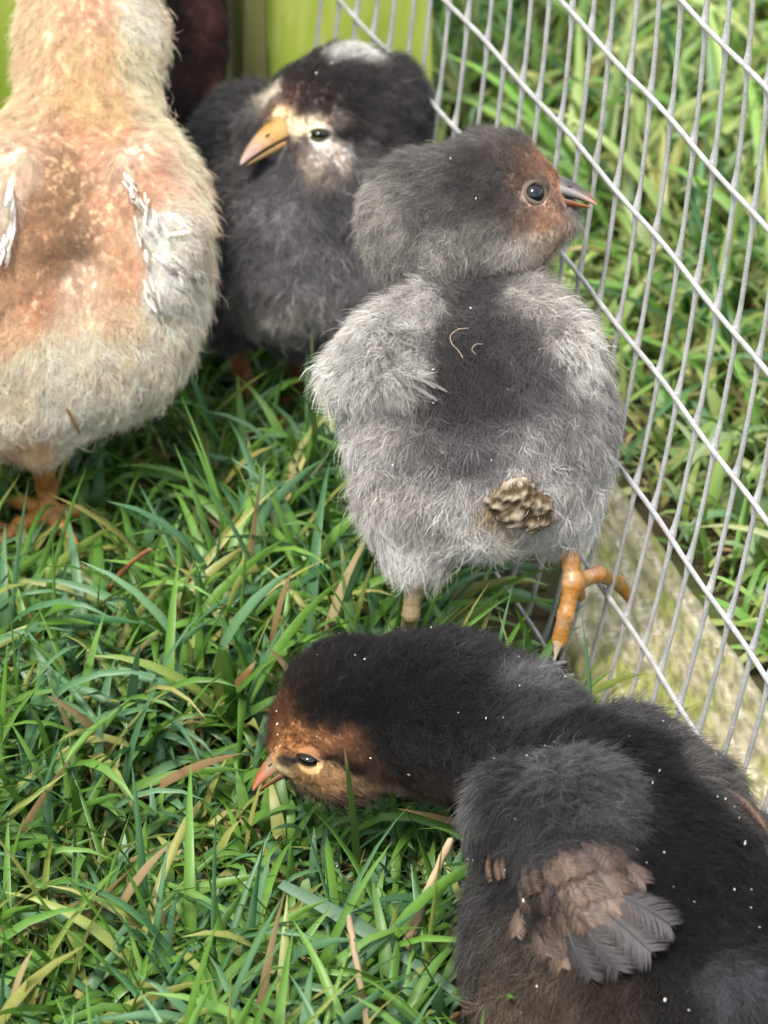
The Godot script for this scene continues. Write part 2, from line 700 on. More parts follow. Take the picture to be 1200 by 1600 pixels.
# ------------------------------------------------------------------ grass
func blade(seed_: int, bend: float, twist: float, ribs: Array, segs := 7) -> ArrayMesh:
	var r := RandomNumberGenerator.new()
	r.seed = seed_
	var s := Shape.new()
	var last := -1
	var p := Vector3.ZERO
	var ang := r.randf_range(0.0, 0.15)
	for k in segs + 1:
		var t := float(k) / segs
		var dir := Vector3(0, cos(ang), sin(ang))
		var nn := Vector3(0, -sin(ang), cos(ang)) * -1.0
		var tw := twist * t + 0.12 * sin(t * 4.0 + seed_)
		var sd := Vector3.RIGHT.rotated(dir, tw)
		nn = nn.rotated(dir, tw)
		var w := 0.5 * pow(maxf(1.0 - pow(t, 2.2), 0.0), 0.8) * lerpf(0.55, 1.0, minf(t * 3.5, 1.0))
		if seed_ == 9: w = 0.5 * lerpf(0.55, 1.0, minf(t * 3.5, 1.0)) * (0.45 if k == segs else 1.0)
		elif k == segs: w = 0.012
		var col := Color(0.95, 1.05, 0.75).lerp(Color(1, 1, 1), minf(t * 2.2, 1.0))
		if t > 0.92 and seed_ % 3 == 0 or seed_ == 9 and t > 0.85: col = Color(2.4, 1.5, 1.2)
		var fold := w * 0.28
		var a := s.add(p - sd * w - nn * fold * -1.0, (nn * 1.0 - sd * 0.45).normalized(), col, Vector2(0, t))
		s.add(p, nn, col * 1.06, Vector2(0.5, t))
		ribs.append([p, nn])
		s.add(p + sd * w + nn * fold, (nn * 1.0 + sd * 0.45).normalized(), col, Vector2(1, t))
		if last >= 0:
			for j in 2:
				s.quad(last + j, a + j, a + j + 1, last + j + 1)
		last = a
		p += dir / segs * 14.0
		ang += bend / segs * (0.6 + 0.9 * t)
	return s.done()


func lay_grass(called: String, label: String, spots: Callable, count: int, seed_: int, tall: float, wide: float, flat: float, palette: int, gain: float, dew := 0) -> void:
	var root := Node3D.new()
	root.name = numbered(called)
	add_child(root)
	tag(root, label, "grass" if palette == 0 else "thatch", "", "stuff")
	var r := RandomNumberGenerator.new()
	r.seed = seed_
	var patch := FastNoiseLite.new()
	patch.seed = seed_
	patch.frequency = 18.0
	var kinds: Array = mats.blades
	var drops := PackedFloat32Array()
	for v in kinds.size():
		var m: Array = kinds[v]
		var buf := PackedFloat32Array()
		for k in int(count * m[1]):
			var q: Variant = spots.call(r)
			if q == null: continue
			var p: Vector3 = q
			var low: bool = p.y < -0.5   # trodden or grazed short
			p.y = 0.0
			var lush := patch.get_noise_2d(p.x, p.z)
			var w: float = wide * r.randf_range(0.55, 1.25) * m[2]
			var L := tall * r.randf_range(0.55, 1.25) * (1.0 + 0.35 * lush) / 14.0
			if low:
				if m[3]: continue
				L *= r.randf_range(0.25, 0.5)
			var az := r.randf() * TAU
			var tilt := absf(r.randfn(0, flat)) if r.randf() < 0.78 else r.randf_range(0.9, 1.35)
			var bs := Basis(Vector3.UP, az) * Basis(Vector3.RIGHT, minf(tilt, 1.35))
			var col: Color
			var pick := r.randf()
			if m[3]: col = Color(0.56, 0.43, 0.26).lerp(Color(0.34, 0.22, 0.11), r.randf())
			elif pick < 0.55: col = Color(0.066, 0.165, 0.026).lerp(Color(0.135, 0.285, 0.045), r.randf())
			elif pick < 0.87: col = Color(0.050, 0.145, 0.060).lerp(Color(0.110, 0.230, 0.115), r.randf())
			else: col = Color(0.17, 0.25, 0.05).lerp(Color(0.34, 0.32, 0.11), r.randf())
			if palette == 1: col = Color(0.20, 0.17, 0.06).lerp(Color(0.08, 0.15, 0.03), r.randf()).lerp(Color(0.38, 0.27, 0.15), r.randf() * 0.6)
			if palette == 2: col = col.lerp(Color(0.36, 0.38, 0.17), r.randf() * r.randf())
			col = col * (gain * (1.0 + 0.3 * lush))
			if dew > 0 and r.randf() < 0.03 and drops.size() < dew * 16:
				var ribs: Array = m[4]
				var rb: Array = ribs[r.randi_range(2, 6)]
				var at: Vector3 = p + Basis(bs.x * w, bs.y * L, bs.z * L) * rb[0]
				var up: Vector3 = (bs * rb[1]).normalized()
				if up.y < 0: up = -up
				var rad := 0.0003 * exp(absf(r.randfn(0, 0.55)))
				at += up * rad * 0.6
				drops.append_array(PackedFloat32Array([rad, 0, 0, at.x, 0, rad, 0, at.y, 0, 0, rad, at.z, 1, 1, 1, 1]))
			var x: Vector3 = bs.x * w
			var y := bs.y * L
			var z := bs.z * L
			p.y -= 0.001
			buf.append_array(PackedFloat32Array([x.x, y.x, z.x, p.x, x.y, y.y, z.y, p.y, x.z, y.z, z.z, p.z, col.r, col.g, col.b, 1.0]))
		scatter("blades", buf, m[0], mats.grass, root)
	if dew > 0: scatter("dew_drops", drops, mats.drop, mats.water, root)


func buff_chick() -> Dictionary:
	var d := {}
	d.base = Vector3(-0.08516, 0, 0.01683)
	d.label = "buff and cream chick with speckled white wing feathers, seen from behind"
	d.seed = 1
	d.sheen = true
	d.flecks = 0
	d.mottle = 0.3
	d.uneven = 0.14
	d.cell = 0.0022
	d.tufts = 36000
	d.prims = [[Vector3(-0.00484, 0.07483, 0.00044), 0.025, Vector3(0.00982, 0.07553, 0), 0.02533, 0.02],
		[Vector3(-0.00415, 0.06055, 0.01408), 0.01859, Vector3(0.00963, 0.06125, 0.01364), 0.01826, 0.025],
		[Vector3(-0.00177, 0.09182, -0.01372), 0.0209, Vector3(0.01244, 0.09253, -0.01416), 0.01973, 0.025],
		[Vector3(0.00735, 0.11052, -0.02658), 0.01673, Vector3(0.00777, 0.11931, -0.03325), 0.01608, 0.008],
		[Vector3(0.00803, 0.12884, -0.04038), 0.01543, Vector3(0.00719, 0.14306, -0.04927), 0.01543, 0.012],
		[Vector3(0.02213, 0.10661, 0.00147), 0.00753, Vector3(0.02918, 0.09454, 0.00939), 0.0072, 0.003],
		[Vector3(0.02918, 0.09454, 0.00939), 0.0072, Vector3(0.02808, 0.08233, 0.02111), 0.00522, 0.003],
		[Vector3(-0.00958, 0.1072, 0.00371), 0.00751, Vector3(-0.01582, 0.09676, 0.0136), 0.00717, 0.003],
		[Vector3(-0.01582, 0.09676, 0.0136), 0.00717, Vector3(-0.01379, 0.08486, 0.02574), 0.00519, 0.003],
		[Vector3(-0.00568, 0.04515, 0.01899), 0.01033, Vector3(-0.00469, 0.03705, 0.02169), 0.00534, 0.014],
		[Vector3(-0.02484, 0.04515, 0.01899), 0.01033, Vector3(-0.02506, 0.03351, 0.0239), 0.00568, 0.014]]
	# where, how far round, colour, length of the down, way it is combed
	d.ctrl = [[Vector3(0.00855, 0.13764, -0.02515), 0.00583, Vector3(0.8576, 0.6074, 0.4324), 0.0039, Vector3(0, -0.85, 0.53)],
		[Vector3(0.0213, 0.13483, -0.03128), 0.00583, Vector3(0.95, 0.8678, 0.7411), 0.0047, Vector3(0.29, -0.81, 0.51)],
		[Vector3(-0.00428, 0.13542, -0.03), 0.00667, Vector3(0.9409, 0.7351, 0.5337), 0.0047, Vector3(-0.2, -0.83, 0.52)],
		[Vector3(0.00778, 0.1281, -0.01852), 0.0075, Vector3(0.9387, 0.6905, 0.4554), 0.0055, Vector3(0, -0.85, 0.53)],
		[Vector3(0.0221, 0.12334, -0.02475), 0.00583, Vector3(0.95, 0.8357, 0.6631), 0.0062, Vector3(0.49, -0.74, 0.46)],
		[Vector3(-0.00604, 0.1237, -0.02399), 0.0075, Vector3(0.9369, 0.7285, 0.5199), 0.0055, Vector3(-0.2, -0.83, 0.52)],
		[Vector3(0.00785, 0.11872, -0.0116), 0.0075, Vector3(0.9401, 0.6827, 0.4322), 0.0062, Vector3(0.1, -0.84, 0.53)],
		[Vector3(0.02364, 0.11332, -0.02083), 0.00583, Vector3(0.95, 0.8302, 0.6339), 0.007, Vector3(0.65, -0.64, 0.4)],
		[Vector3(-0.00749, 0.11481, -0.01589), 0.00667, Vector3(0.9409, 0.7351, 0.5337), 0.0062, Vector3(-0.2, -0.83, 0.52)],
		[Vector3(0.0048, 0.1128, -0.00438), 0.00417, Vector3(0.8423, 0.583, 0.382), 0.0047, Vector3(0.1, -0.84, 0.53)],
		[Vector3(0.01462, 0.11229, -0.00431), 0.00417, Vector3(0.9194, 0.6258, 0.412), 0.0047, Vector3(0.37, -0.79, 0.49)],
		[Vector3(-0.0048, 0.11216, -0.00092), 0.005, Vector3(0.9361, 0.7073, 0.5416), 0.0047, Vector3(-0.2, -0.83, 0.52)],
		[Vector3(0.02011, 0.11265, 0.0055), 0.005, Vector3(0.9438, 0.7207, 0.577), 0.0047, Vector3(0.49, -0.74, 0.46)],
		[Vector3(0.02664, 0.10798, 0.00882), 0.00467, Vector3(0.914, 0.6249, 0.4578), 0.0047, Vector3(0.49, -0.74, 0.46)],
		[Vector3(0.03211, 0.10405, 0.00648), 0.005, Vector3(0.9474, 0.7479, 0.6235), 0.007, Vector3(0.55, -0.71, 0.44)],
		[Vector3(0.01165, 0.10994, 0.00191), 0.00417, Vector3(0.9226, 0.6458, 0.4584), 0.0047, Vector3(0.2, -0.83, 0.52)],
		[Vector3(-0.00727, 0.11114, 0.00968), 0.00583, Vector3(0.9462, 0.7502, 0.6028), 0.0047, Vector3(-0.29, -0.81, 0.51)],
		[Vector3(0.00366, 0.10814, 0.00555), 0.005, Vector3(0.584, 0.3876, 0.2357), 0.0039, Vector3(0, -0.85, 0.53)],
		[Vector3(0.00232, 0.10215, 0.01343), 0.00583, Vector3(0.502, 0.3166, 0.1813), 0.0039, Vector3(0, -0.85, 0.53)],
		[Vector3(0.00734, 0.09613, 0.01935), 0.005, Vector3(0.383, 0.2435, 0.1526), 0.0039, Vector3(0.1, -0.84, 0.53)],
		[Vector3(0.00092, 0.09233, 0.02255), 0.005, Vector3(0.4281, 0.2502, 0.1427), 0.0047, Vector3(0, -0.85, 0.53)],
		[Vector3(0.0145, 0.10075, 0.01423), 0.00417, Vector3(0.805, 0.5466, 0.3688), 0.0039, Vector3(0.2, -0.83, 0.52)],
		[Vector3(0.01863, 0.09293, 0.02023), 0.005, Vector3(0.9158, 0.6523, 0.4524), 0.0047, Vector3(0.2, -0.83, 0.52)],
		[Vector3(-0.0041, 0.09976, 0.01584), 0.00417, Vector3(0.5764, 0.3543, 0.2045), 0.0047, Vector3(-0.1, -0.84, 0.53)],
		[Vector3(0.02025, 0.08605, 0.02453), 0.00417, Vector3(0.8592, 0.5826, 0.3932), 0.0047, Vector3(0.2, -0.83, 0.52)],
		[Vector3(-0.00716, 0.08967, 0.02442), 0.00583, Vector3(0.6911, 0.4606, 0.284), 0.0047, Vector3(-0.1, -0.84, 0.53)],
		[Vector3(-0.00228, 0.08293, 0.02894), 0.005, Vector3(0.6635, 0.4077, 0.2504), 0.0047, Vector3(0, -0.85, 0.53)],
		[Vector3(0.00905, 0.08636, 0.0268), 0.005, Vector3(0.8681, 0.6819, 0.5303), 0.0047, Vector3(0, -0.85, 0.53)],
		[Vector3(0.0058, 0.0801, 0.03051), 0.005, Vector3(0.8761, 0.706, 0.5581), 0.0047, Vector3(0, -0.85, 0.53)],
		[Vector3(0.01706, 0.07959, 0.0296), 0.005, Vector3(0.9272, 0.7146, 0.5365), 0.0055, Vector3(0.2, -0.83, 0.52)],
		[Vector3(-0.00884, 0.07704, 0.03166), 0.00583, Vector3(0.8852, 0.6378, 0.4402), 0.0055, Vector3(-0.2, -0.83, 0.52)],
		[Vector3(0.00726, 0.07087, 0.03391), 0.00667, Vector3(0.95, 0.8675, 0.7457), 0.0055, Vector3(0, -0.85, 0.53)],
		[Vector3(-0.00257, 0.06762, 0.03477), 0.00667, Vector3(0.95, 0.855, 0.7174), 0.0062, Vector3(-0.1, -0.84, 0.53)],
		[Vector3(0.01845, 0.06829, 0.03266), 0.00667, Vector3(0.95, 0.8489, 0.7144), 0.0062, Vector3(0.2, -0.83, 0.52)],
		[Vector3(0.00482, 0.05339, 0.033), 0.0075, Vector3(0.95, 0.889, 0.7736), 0.0062, Vector3(0, -0.85, 0.53)],
		[Vector3(0.01761, 0.05099, 0.02893), 0.0075, Vector3(0.95, 0.8877, 0.7718), 0.0062, Vector3(0.2, -0.83, 0.52)],
		[Vector3(0.00498, 0.03552, 0.02239), 0.00667, Vector3(0.9412, 0.8858, 0.7735), 0.0062, Vector3(0, -0.85, 0.53)],
		[Vector3(0.02952, 0.07101, 0.02423), 0.00667, Vector3(0.95, 0.8678, 0.7411), 0.007, Vector3(0.37, -0.79, 0.49)],
		[Vector3(0.0342, 0.07862, 0.01432), 0.00667, Vector3(0.95, 0.884, 0.7806), 0.0078, Vector3(0.45, -0.76, 0.47)],
		[Vector3(0.03024, 0.05157, 0.01679), 0.00667, Vector3(0.95, 0.8608, 0.7257), 0.007, Vector3(0.37, -0.79, 0.49)],
		[Vector3(-0.00818, 0.05401, 0.03405), 0.00667, Vector3(0.9475, 0.8295, 0.6852), 0.0062, Vector3(-0.2, -0.83, 0.52)],
		[Vector3(0.02751, 0.09537, 0.01793), 0.00433, Vector3(0.95, 0.9258, 0.8724), 0.0047, Vector3(0.45, -0.76, 0.47)],
		[Vector3(0.03155, 0.0883, 0.02188), 0.004, Vector3(0.95, 0.9213, 0.8638), 0.0062, Vector3(0.37, -0.79, 0.49)],
		[Vector3(0.03468, 0.09415, 0.01562), 0.005, Vector3(0.95, 0.8636, 0.7703), 0.0078, Vector3(0.55, -0.71, 0.44)],
		[Vector3(0.02675, 0.08475, 0.02554), 0.004, Vector3(0.95, 0.9239, 0.87), 0.0055, Vector3(0.2, -0.83, 0.52)],
		[Vector3(-0.0119, 0.10262, 0.01783), 0.005, Vector3(0.95, 0.8088, 0.6972), 0.0055, Vector3(-0.29, -0.81, 0.51)],
		[Vector3(-0.00454, 0.03702, 0.0281), 0.005, Vector3(0.9335, 0.6621, 0.4532), 0.0039, Vector3(0, -0.85, 0.53)]]
	d.skin = [Vector3(0.9352, 0.7975, 0.6426), 0.008, Vector3(0, -0.73, 0.69)]
	d.eyes = []
	d.bald = []
	d.feathers = [[Vector3(0.0197, 0.10929, 0.01036), Vector3(0.02316, 0.10749, 0.01413), Vector3(-0.203, 0.431, 0.879), 0.00063, Color(0.6584, 0.6038, 0.5395), Color(0.0497, 0.0423, 0.0423)],
		[Vector3(0.02192, 0.1054, 0.01279), Vector3(0.02381, 0.10244, 0.01867), Vector3(-0.275, 0.423, 0.864), 0.00063, Color(0.5776, 0.5271, 0.4678), Color(0.0685, 0.0578, 0.0578)],
		[Vector3(0.02137, 0.10816, 0.01138), Vector3(0.02103, 0.10352, 0.01692), Vector3(-0.295, 0.387, 0.873), 0.00053, Color(0.6584, 0.6038, 0.5395), Color(0.0497, 0.0423, 0.0423)],
		[Vector3(0.03098, 0.09271, 0.02182), Vector3(0.03646, 0.08762, 0.02392), Vector3(0.605, 0.428, 0.671), 0.00065, Color(0.5776, 0.5271, 0.4678), Color(0.0685, 0.0578, 0.0578)],
		[Vector3(0.0259, 0.08438, 0.02769), Vector3(0.0289, 0.07458, 0.02871), Vector3(0.009, -0.267, 0.964), 0.00064, Color(0.6584, 0.6038, 0.5395), Color(0.0497, 0.0423, 0.0423)],
		[Vector3(0.0314, 0.09162, 0.02242), Vector3(0.03694, 0.08177, 0.01653), Vector3(0.727, 0.343, 0.595), 0.00059, Color(0.5776, 0.5271, 0.4678), Color(0.0685, 0.0578, 0.0578)],
		[Vector3(0.02939, 0.09678, 0.01957), Vector3(0.03697, 0.09757, 0.01916), Vector3(0.408, 0.384, 0.828), 0.00066, Color(0.6308, 0.5776, 0.5149), Color(0.5776, 0.5271, 0.4678)],
		[Vector3(0.02431, 0.09883, 0.01719), Vector3(0.02766, 0.09702, 0.02229), Vector3(-0.238, 0.483, 0.843), 0.00056, Color(0.6584, 0.6038, 0.5395), Color(0.0497, 0.0423, 0.0423)],
		[Vector3(0.02273, 0.09726, 0.01751), Vector3(0.02479, 0.09599, 0.02282), Vector3(-0.33, 0.498, 0.802), 0.00056, Color(0.5776, 0.5271, 0.4678), Color(0.0685, 0.0578, 0.0578)],
		[Vector3(0.02185, 0.09997, 0.01554), Vector3(0.02359, 0.0961, 0.02131), Vector3(-0.254, 0.533, 0.807), 0.00037, Color(0.5776, 0.5271, 0.4678), Color(0.0685, 0.0578, 0.0578)],
		[Vector3(0.02254, 0.10369, 0.01375), Vector3(0.02477, 0.10082, 0.01825), Vector3(-0.329, 0.5, 0.801), 0.00053, Color(0.5776, 0.5271, 0.4678), Color(0.0685, 0.0578, 0.0578)],
		[Vector3(0.03085, 0.08827, 0.02504), Vector3(0.03907, 0.0818, 0.01257), Vector3(0.84, 0.232, 0.49), 0.00051, Color(0.1441, 0.1221, 0.117), Color(0.6308, 0.5776, 0.5149)],
		[Vector3(0.03121, 0.09012, 0.02357), Vector3(0.03816, 0.08082, 0.01632), Vector3(0.781, 0.296, 0.55), 0.00054, Color(0.6308, 0.5776, 0.5149), Color(0.5776, 0.5271, 0.4678)],
		[Vector3(0.02438, 0.08422, 0.02722), Vector3(0.02808, 0.07916, 0.02999), Vector3(-0.151, -0.042, 0.988), 0.00051, Color(0.6308, 0.5776, 0.5149), Color(0.5776, 0.5271, 0.4678)],
		[Vector3(0.02042, 0.10836, 0.011), Vector3(0.02307, 0.10682, 0.01601), Vector3(-0.22, 0.422, 0.88), 0.00041, Color(0.1441, 0.1221, 0.117), Color(0.6308, 0.5776, 0.5149)],
		[Vector3(0.02452, 0.08692, 0.02565), Vector3(0.02616, 0.08041, 0.03), Vector3(-0.264, 0.199, 0.944), 0.00044, Color(0.5776, 0.5271, 0.4678), Color(0.0685, 0.0578, 0.0578)],
		[Vector3(0.02866, 0.10071, 0.0172), Vector3(0.03098, 0.09669, 0.02222), Vector3(0.078, 0.48, 0.874), 0.00063, Color(0.1441, 0.1221, 0.117), Color(0.6308, 0.5776, 0.5149)],
		[Vector3(0.02007, 0.10909, 0.01057), Vector3(0.02215, 0.10476, 0.01644), Vector3(-0.287, 0.385, 0.877), 0.00062, Color(0.6308, 0.5776, 0.5149), Color(0.5776, 0.5271, 0.4678)],
		[Vector3(0.02225, 0.09866, 0.01646), Vector3(0.02384, 0.09412, 0.02226), Vector3(-0.192, 0.557, 0.808), 0.00051, Color(0.1441, 0.1221, 0.117), Color(0.6308, 0.5776, 0.5149)],
		[Vector3(0.02769, 0.08537, 0.02765), Vector3(0.02933, 0.07816, 0.02982), Vector3(0.071, -0.057, 0.996), 0.00058, Color(0.5776, 0.5271, 0.4678), Color(0.0685, 0.0578, 0.0578)],
		[Vector3(0.03311, 0.08977, 0.02254), Vector3(0.0378, 0.08081, 0.01681), Vector3(0.848, 0.224, 0.481), 0.00066, Color(0.6584, 0.6038, 0.5395), Color(0.0497, 0.0423, 0.0423)],
		[Vector3(0.02464, 0.09332, 0.02083), Vector3(0.02561, 0.09012, 0.02592), Vector3(-0.277, 0.589, 0.759), 0.00063, Color(0.6584, 0.6038, 0.5395), Color(0.0497, 0.0423, 0.0423)],
		[Vector3(0.03334, 0.08748, 0.02375), Vector3(0.03469, 0.08381, 0.02744), Vector3(0.713, 0.418, 0.562), 0.0006, Color(0.5776, 0.5271, 0.4678), Color(0.0685, 0.0578, 0.0578)],
		[Vector3(0.01923, 0.10966, 0.01004), Vector3(0.02099, 0.10765, 0.01486), Vector3(-0.292, 0.379, 0.878), 0.00065, Color(0.5776, 0.5271, 0.4678), Color(0.0685, 0.0578, 0.0578)],
		[Vector3(0.02408, 0.08695, 0.02546), Vector3(0.02797, 0.08234, 0.02965), Vector3(-0.235, 0.314, 0.92), 0.00052, Color(0.6584, 0.6038, 0.5395), Color(0.0497, 0.0423, 0.0423)],
		[Vector3(0.03635, 0.08295, 0.01238), Vector3(0.04387, 0.07242, 0.00066), Vector3(0.972, 0.068, 0.226), 0.00041, Color(0.6584, 0.6038, 0.5395), Color(0.0497, 0.0423, 0.0423)],
		[Vector3(0.03166, 0.08987, 0.0235), Vector3(0.03616, 0.08526, 0.02421), Vector3(0.688, 0.373, 0.622), 0.0006, Color(0.5776, 0.5271, 0.4678), Color(0.0685, 0.0578, 0.0578)],
		[Vector3(0.02502, 0.09251, 0.02158), Vector3(0.02581, 0.09014, 0.02607), Vector3(-0.27, 0.59, 0.761), 0.0005, Color(0.6584, 0.6038, 0.5395), Color(0.0497, 0.0423, 0.0423)],
		[Vector3(0.0359, 0.08149, 0.01412), Vector3(0.03991, 0.07401, 0.01443), Vector3(0.906, 0.152, 0.395), 0.00047, Color(0.5776, 0.5271, 0.4678), Color(0.0685, 0.0578, 0.0578)],
		[Vector3(0.02551, 0.1043, 0.01413), Vector3(0.02459, 0.09959, 0.02036), Vector3(-0.293, 0.532, 0.795), 0.00042, Color(0.6308, 0.5776, 0.5149), Color(0.5776, 0.5271, 0.4678)],
		[Vector3(0.01948, 0.10841, 0.01063), Vector3(0.02273, 0.1044, 0.01625), Vector3(-0.292, 0.385, 0.876), 0.00039, Color(0.6584, 0.6038, 0.5395), Color(0.0497, 0.0423, 0.0423)],
		[Vector3(0.02469, 0.10199, 0.01543), Vector3(0.02458, 0.09907, 0.0205), Vector3(-0.325, 0.482, 0.814), 0.00046, Color(0.1441, 0.1221, 0.117), Color(0.6308, 0.5776, 0.5149)],
		[Vector3(0.01886, 0.10746, 0.01074), Vector3(0.02292, 0.10501, 0.01545), Vector3(-0.302, 0.381, 0.874), 0.00058, Color(0.6584, 0.6038, 0.5395), Color(0.0497, 0.0423, 0.0423)],
		[Vector3(0.02874, 0.09087, 0.02365), Vector3(0.03474, 0.08926, 0.02437), Vector3(0.424, 0.515, 0.745), 0.00041, Color(0.6584, 0.6038, 0.5395), Color(0.0497, 0.0423, 0.0423)],
		[Vector3(0.02444, 0.10557, 0.01329), Vector3(0.02573, 0.10233, 0.01797), Vector3(-0.191, 0.538, 0.821), 0.00042, Color(0.5776, 0.5271, 0.4678), Color(0.0685, 0.0578, 0.0578)],
		[Vector3(0.02588, 0.08478, 0.02754), Vector3(0.0299, 0.07562, 0.02646), Vector3(0.032, -0.197, 0.98), 0.00037, Color(0.6584, 0.6038, 0.5395), Color(0.0497, 0.0423, 0.0423)],
		[Vector3(0.02665, 0.09277, 0.02193), Vector3(0.03275, 0.089, 0.02556), Vector3(0.197, 0.579, 0.791), 0.00066, Color(0.6584, 0.6038, 0.5395), Color(0.0497, 0.0423, 0.0423)],
		[Vector3(0.02558, 0.08884, 0.02463), Vector3(0.02735, 0.08508, 0.02944), Vector3(-0.18, 0.597, 0.782), 0.0005, Color(0.1441, 0.1221, 0.117), Color(0.6308, 0.5776, 0.5149)],
		[Vector3(0.034, 0.08853, 0.02238), Vector3(0.03952, 0.07861, 0.01346), Vector3(0.925, 0.125, 0.358), 0.00066, Color(0.5776, 0.5271, 0.4678), Color(0.0685, 0.0578, 0.0578)],
		[Vector3(0.02677, 0.10202, 0.01603), Vector3(0.02861, 0.09754, 0.02217), Vector3(-0.125, 0.526, 0.841), 0.00053, Color(0.6584, 0.6038, 0.5395), Color(0.0497, 0.0423, 0.0423)],
		[Vector3(0.02303, 0.10433, 0.01361), Vector3(0.02537, 0.10283, 0.01873), Vector3(-0.267, 0.509, 0.819), 0.00039, Color(0.6308, 0.5776, 0.5149), Color(0.5776, 0.5271, 0.4678)],
		[Vector3(0.03253, 0.08502, 0.02612), Vector3(0.03788, 0.07394, 0.01709), Vector3(0.898, 0.118, 0.425), 0.00055, Color(0.1441, 0.1221, 0.117), Color(0.6308, 0.5776, 0.5149)],
		[Vector3(0.02086, 0.10335, 0.01339), Vector3(0.02508, 0.10345, 0.01717), Vector3(-0.29, 0.437, 0.852), 0.0005, Color(0.6584, 0.6038, 0.5395), Color(0.0497, 0.0423, 0.0423)],
		[Vector3(0.02423, 0.08493, 0.02687), Vector3(0.02669, 0.08061, 0.02997), Vector3(-0.234, 0.08, 0.969), 0.00048, Color(0.6308, 0.5776, 0.5149), Color(0.5776, 0.5271, 0.4678)],
		[Vector3(-0.00887, 0.10058, 0.01981), Vector3(-0.00953, 0.09662, 0.02756), Vector3(0.529, 0.476, 0.703), 0.00067, Color(0.6867, 0.6445, 0.5906), Color(0.1441, 0.1274, 0.1274)],
		[Vector3(-0.00831, 0.10154, 0.01867), Vector3(-0.00873, 0.09746, 0.02627), Vector3(0.58, 0.449, 0.68), 0.00067, Color(0.7758, 0.7305, 0.6724), Color(0.7157, 0.6584, 0.6038)],
		[Vector3(-0.01136, 0.09685, 0.02425), Vector3(-0.01317, 0.0933, 0.03181), Vector3(0.224, 0.631, 0.743), 0.00067, Color(0.7758, 0.7305, 0.6724), Color(0.7157, 0.6584, 0.6038)],
		[Vector3(-0.00832, 0.10398, 0.01702), Vector3(-0.00863, 0.09982, 0.0245), Vector3(0.584, 0.451, 0.675), 0.00067, Color(0.7758, 0.7305, 0.6724), Color(0.7157, 0.6584, 0.6038)],
		[Vector3(-0.01071, 0.09668, 0.02398), Vector3(-0.01216, 0.09324, 0.03168), Vector3(0.315, 0.621, 0.718), 0.00067, Color(0.6867, 0.6445, 0.5906), Color(0.1441, 0.1274, 0.1274)],
		[Vector3(-0.00849, 0.10547, 0.01625), Vector3(-0.00874, 0.10157, 0.02345), Vector3(0.561, 0.495, 0.663), 0.00067, Color(0.6867, 0.6445, 0.5906), Color(0.1441, 0.1274, 0.1274)],
		[Vector3(-0.01026, 0.09767, 0.02294), Vector3(-0.01139, 0.0943, 0.03055), Vector3(0.396, 0.606, 0.69), 0.00067, Color(0.7758, 0.7305, 0.6724), Color(0.7157, 0.6584, 0.6038)],
		[Vector3(-0.01032, 0.09693, 0.02352), Vector3(-0.01153, 0.09355, 0.03124), Vector3(0.376, 0.61, 0.697), 0.00067, Color(0.7758, 0.7305, 0.6724), Color(0.7157, 0.6584, 0.6038)],
		[Vector3(-0.01049, 0.09849, 0.02255), Vector3(-0.01176, 0.09505, 0.03005), Vector3(0.364, 0.605, 0.708), 0.00067, Color(0.6867, 0.6445, 0.5906), Color(0.1441, 0.1274, 0.1274)],
		[Vector3(-0.00937, 0.0998, 0.0208), Vector3(-0.01024, 0.09603, 0.02854), Vector3(0.48, 0.521, 0.706), 0.00067, Color(0.6867, 0.6445, 0.5906), Color(0.1441, 0.1274, 0.1274)],
		[Vector3(-0.0093, 0.09677, 0.0228), Vector3(-0.00996, 0.09344, 0.03064), Vector3(0.506, 0.573, 0.645), 0.00067, Color(0.6867, 0.6445, 0.5906), Color(0.1441, 0.1274, 0.1274)],
		[Vector3(-0.0092, 0.10946, 0.01406), Vector3(-0.01025, 0.10537, 0.02164), Vector3(0.309, 0.539, 0.784), 0.00067, Color(0.7758, 0.7305, 0.6724), Color(0.7157, 0.6584, 0.6038)],
		[Vector3(-0.00885, 0.09965, 0.02043), Vector3(-0.00951, 0.09587, 0.02822), Vector3(0.529, 0.501, 0.685), 0.00067, Color(0.7758, 0.7305, 0.6724), Color(0.7157, 0.6584, 0.6038)],
		[Vector3(-0.00882, 0.10883, 0.01438), Vector3(-0.00962, 0.10474, 0.02183), Vector3(0.384, 0.526, 0.759), 0.00067, Color(0.6867, 0.6445, 0.5906), Color(0.1441, 0.1274, 0.1274)],
		[Vector3(-0.00861, 0.10648, 0.01576), Vector3(-0.00889, 0.10257, 0.02288), Vector3(0.535, 0.518, 0.667), 0.00067, Color(0.6867, 0.6445, 0.5906), Color(0.1441, 0.1274, 0.1274)],
		[Vector3(-0.00937, 0.09591, 0.02351), Vector3(-0.01006, 0.09258, 0.03143), Vector3(0.498, 0.578, 0.646), 0.00067, Color(0.6867, 0.6445, 0.5906), Color(0.1441, 0.1274, 0.1274)],
		[Vector3(-0.00922, 0.10854, 0.01472), Vector3(-0.01, 0.10466, 0.02211), Vector3(0.38, 0.565, 0.732), 0.00067, Color(0.6867, 0.6445, 0.5906), Color(0.1441, 0.1274, 0.1274)],
		[Vector3(-0.0084, 0.10436, 0.01683), Vector3(-0.0087, 0.10021, 0.0243), Vector3(0.577, 0.452, 0.681), 0.00067, Color(0.6867, 0.6445, 0.5906), Color(0.1441, 0.1274, 0.1274)]]
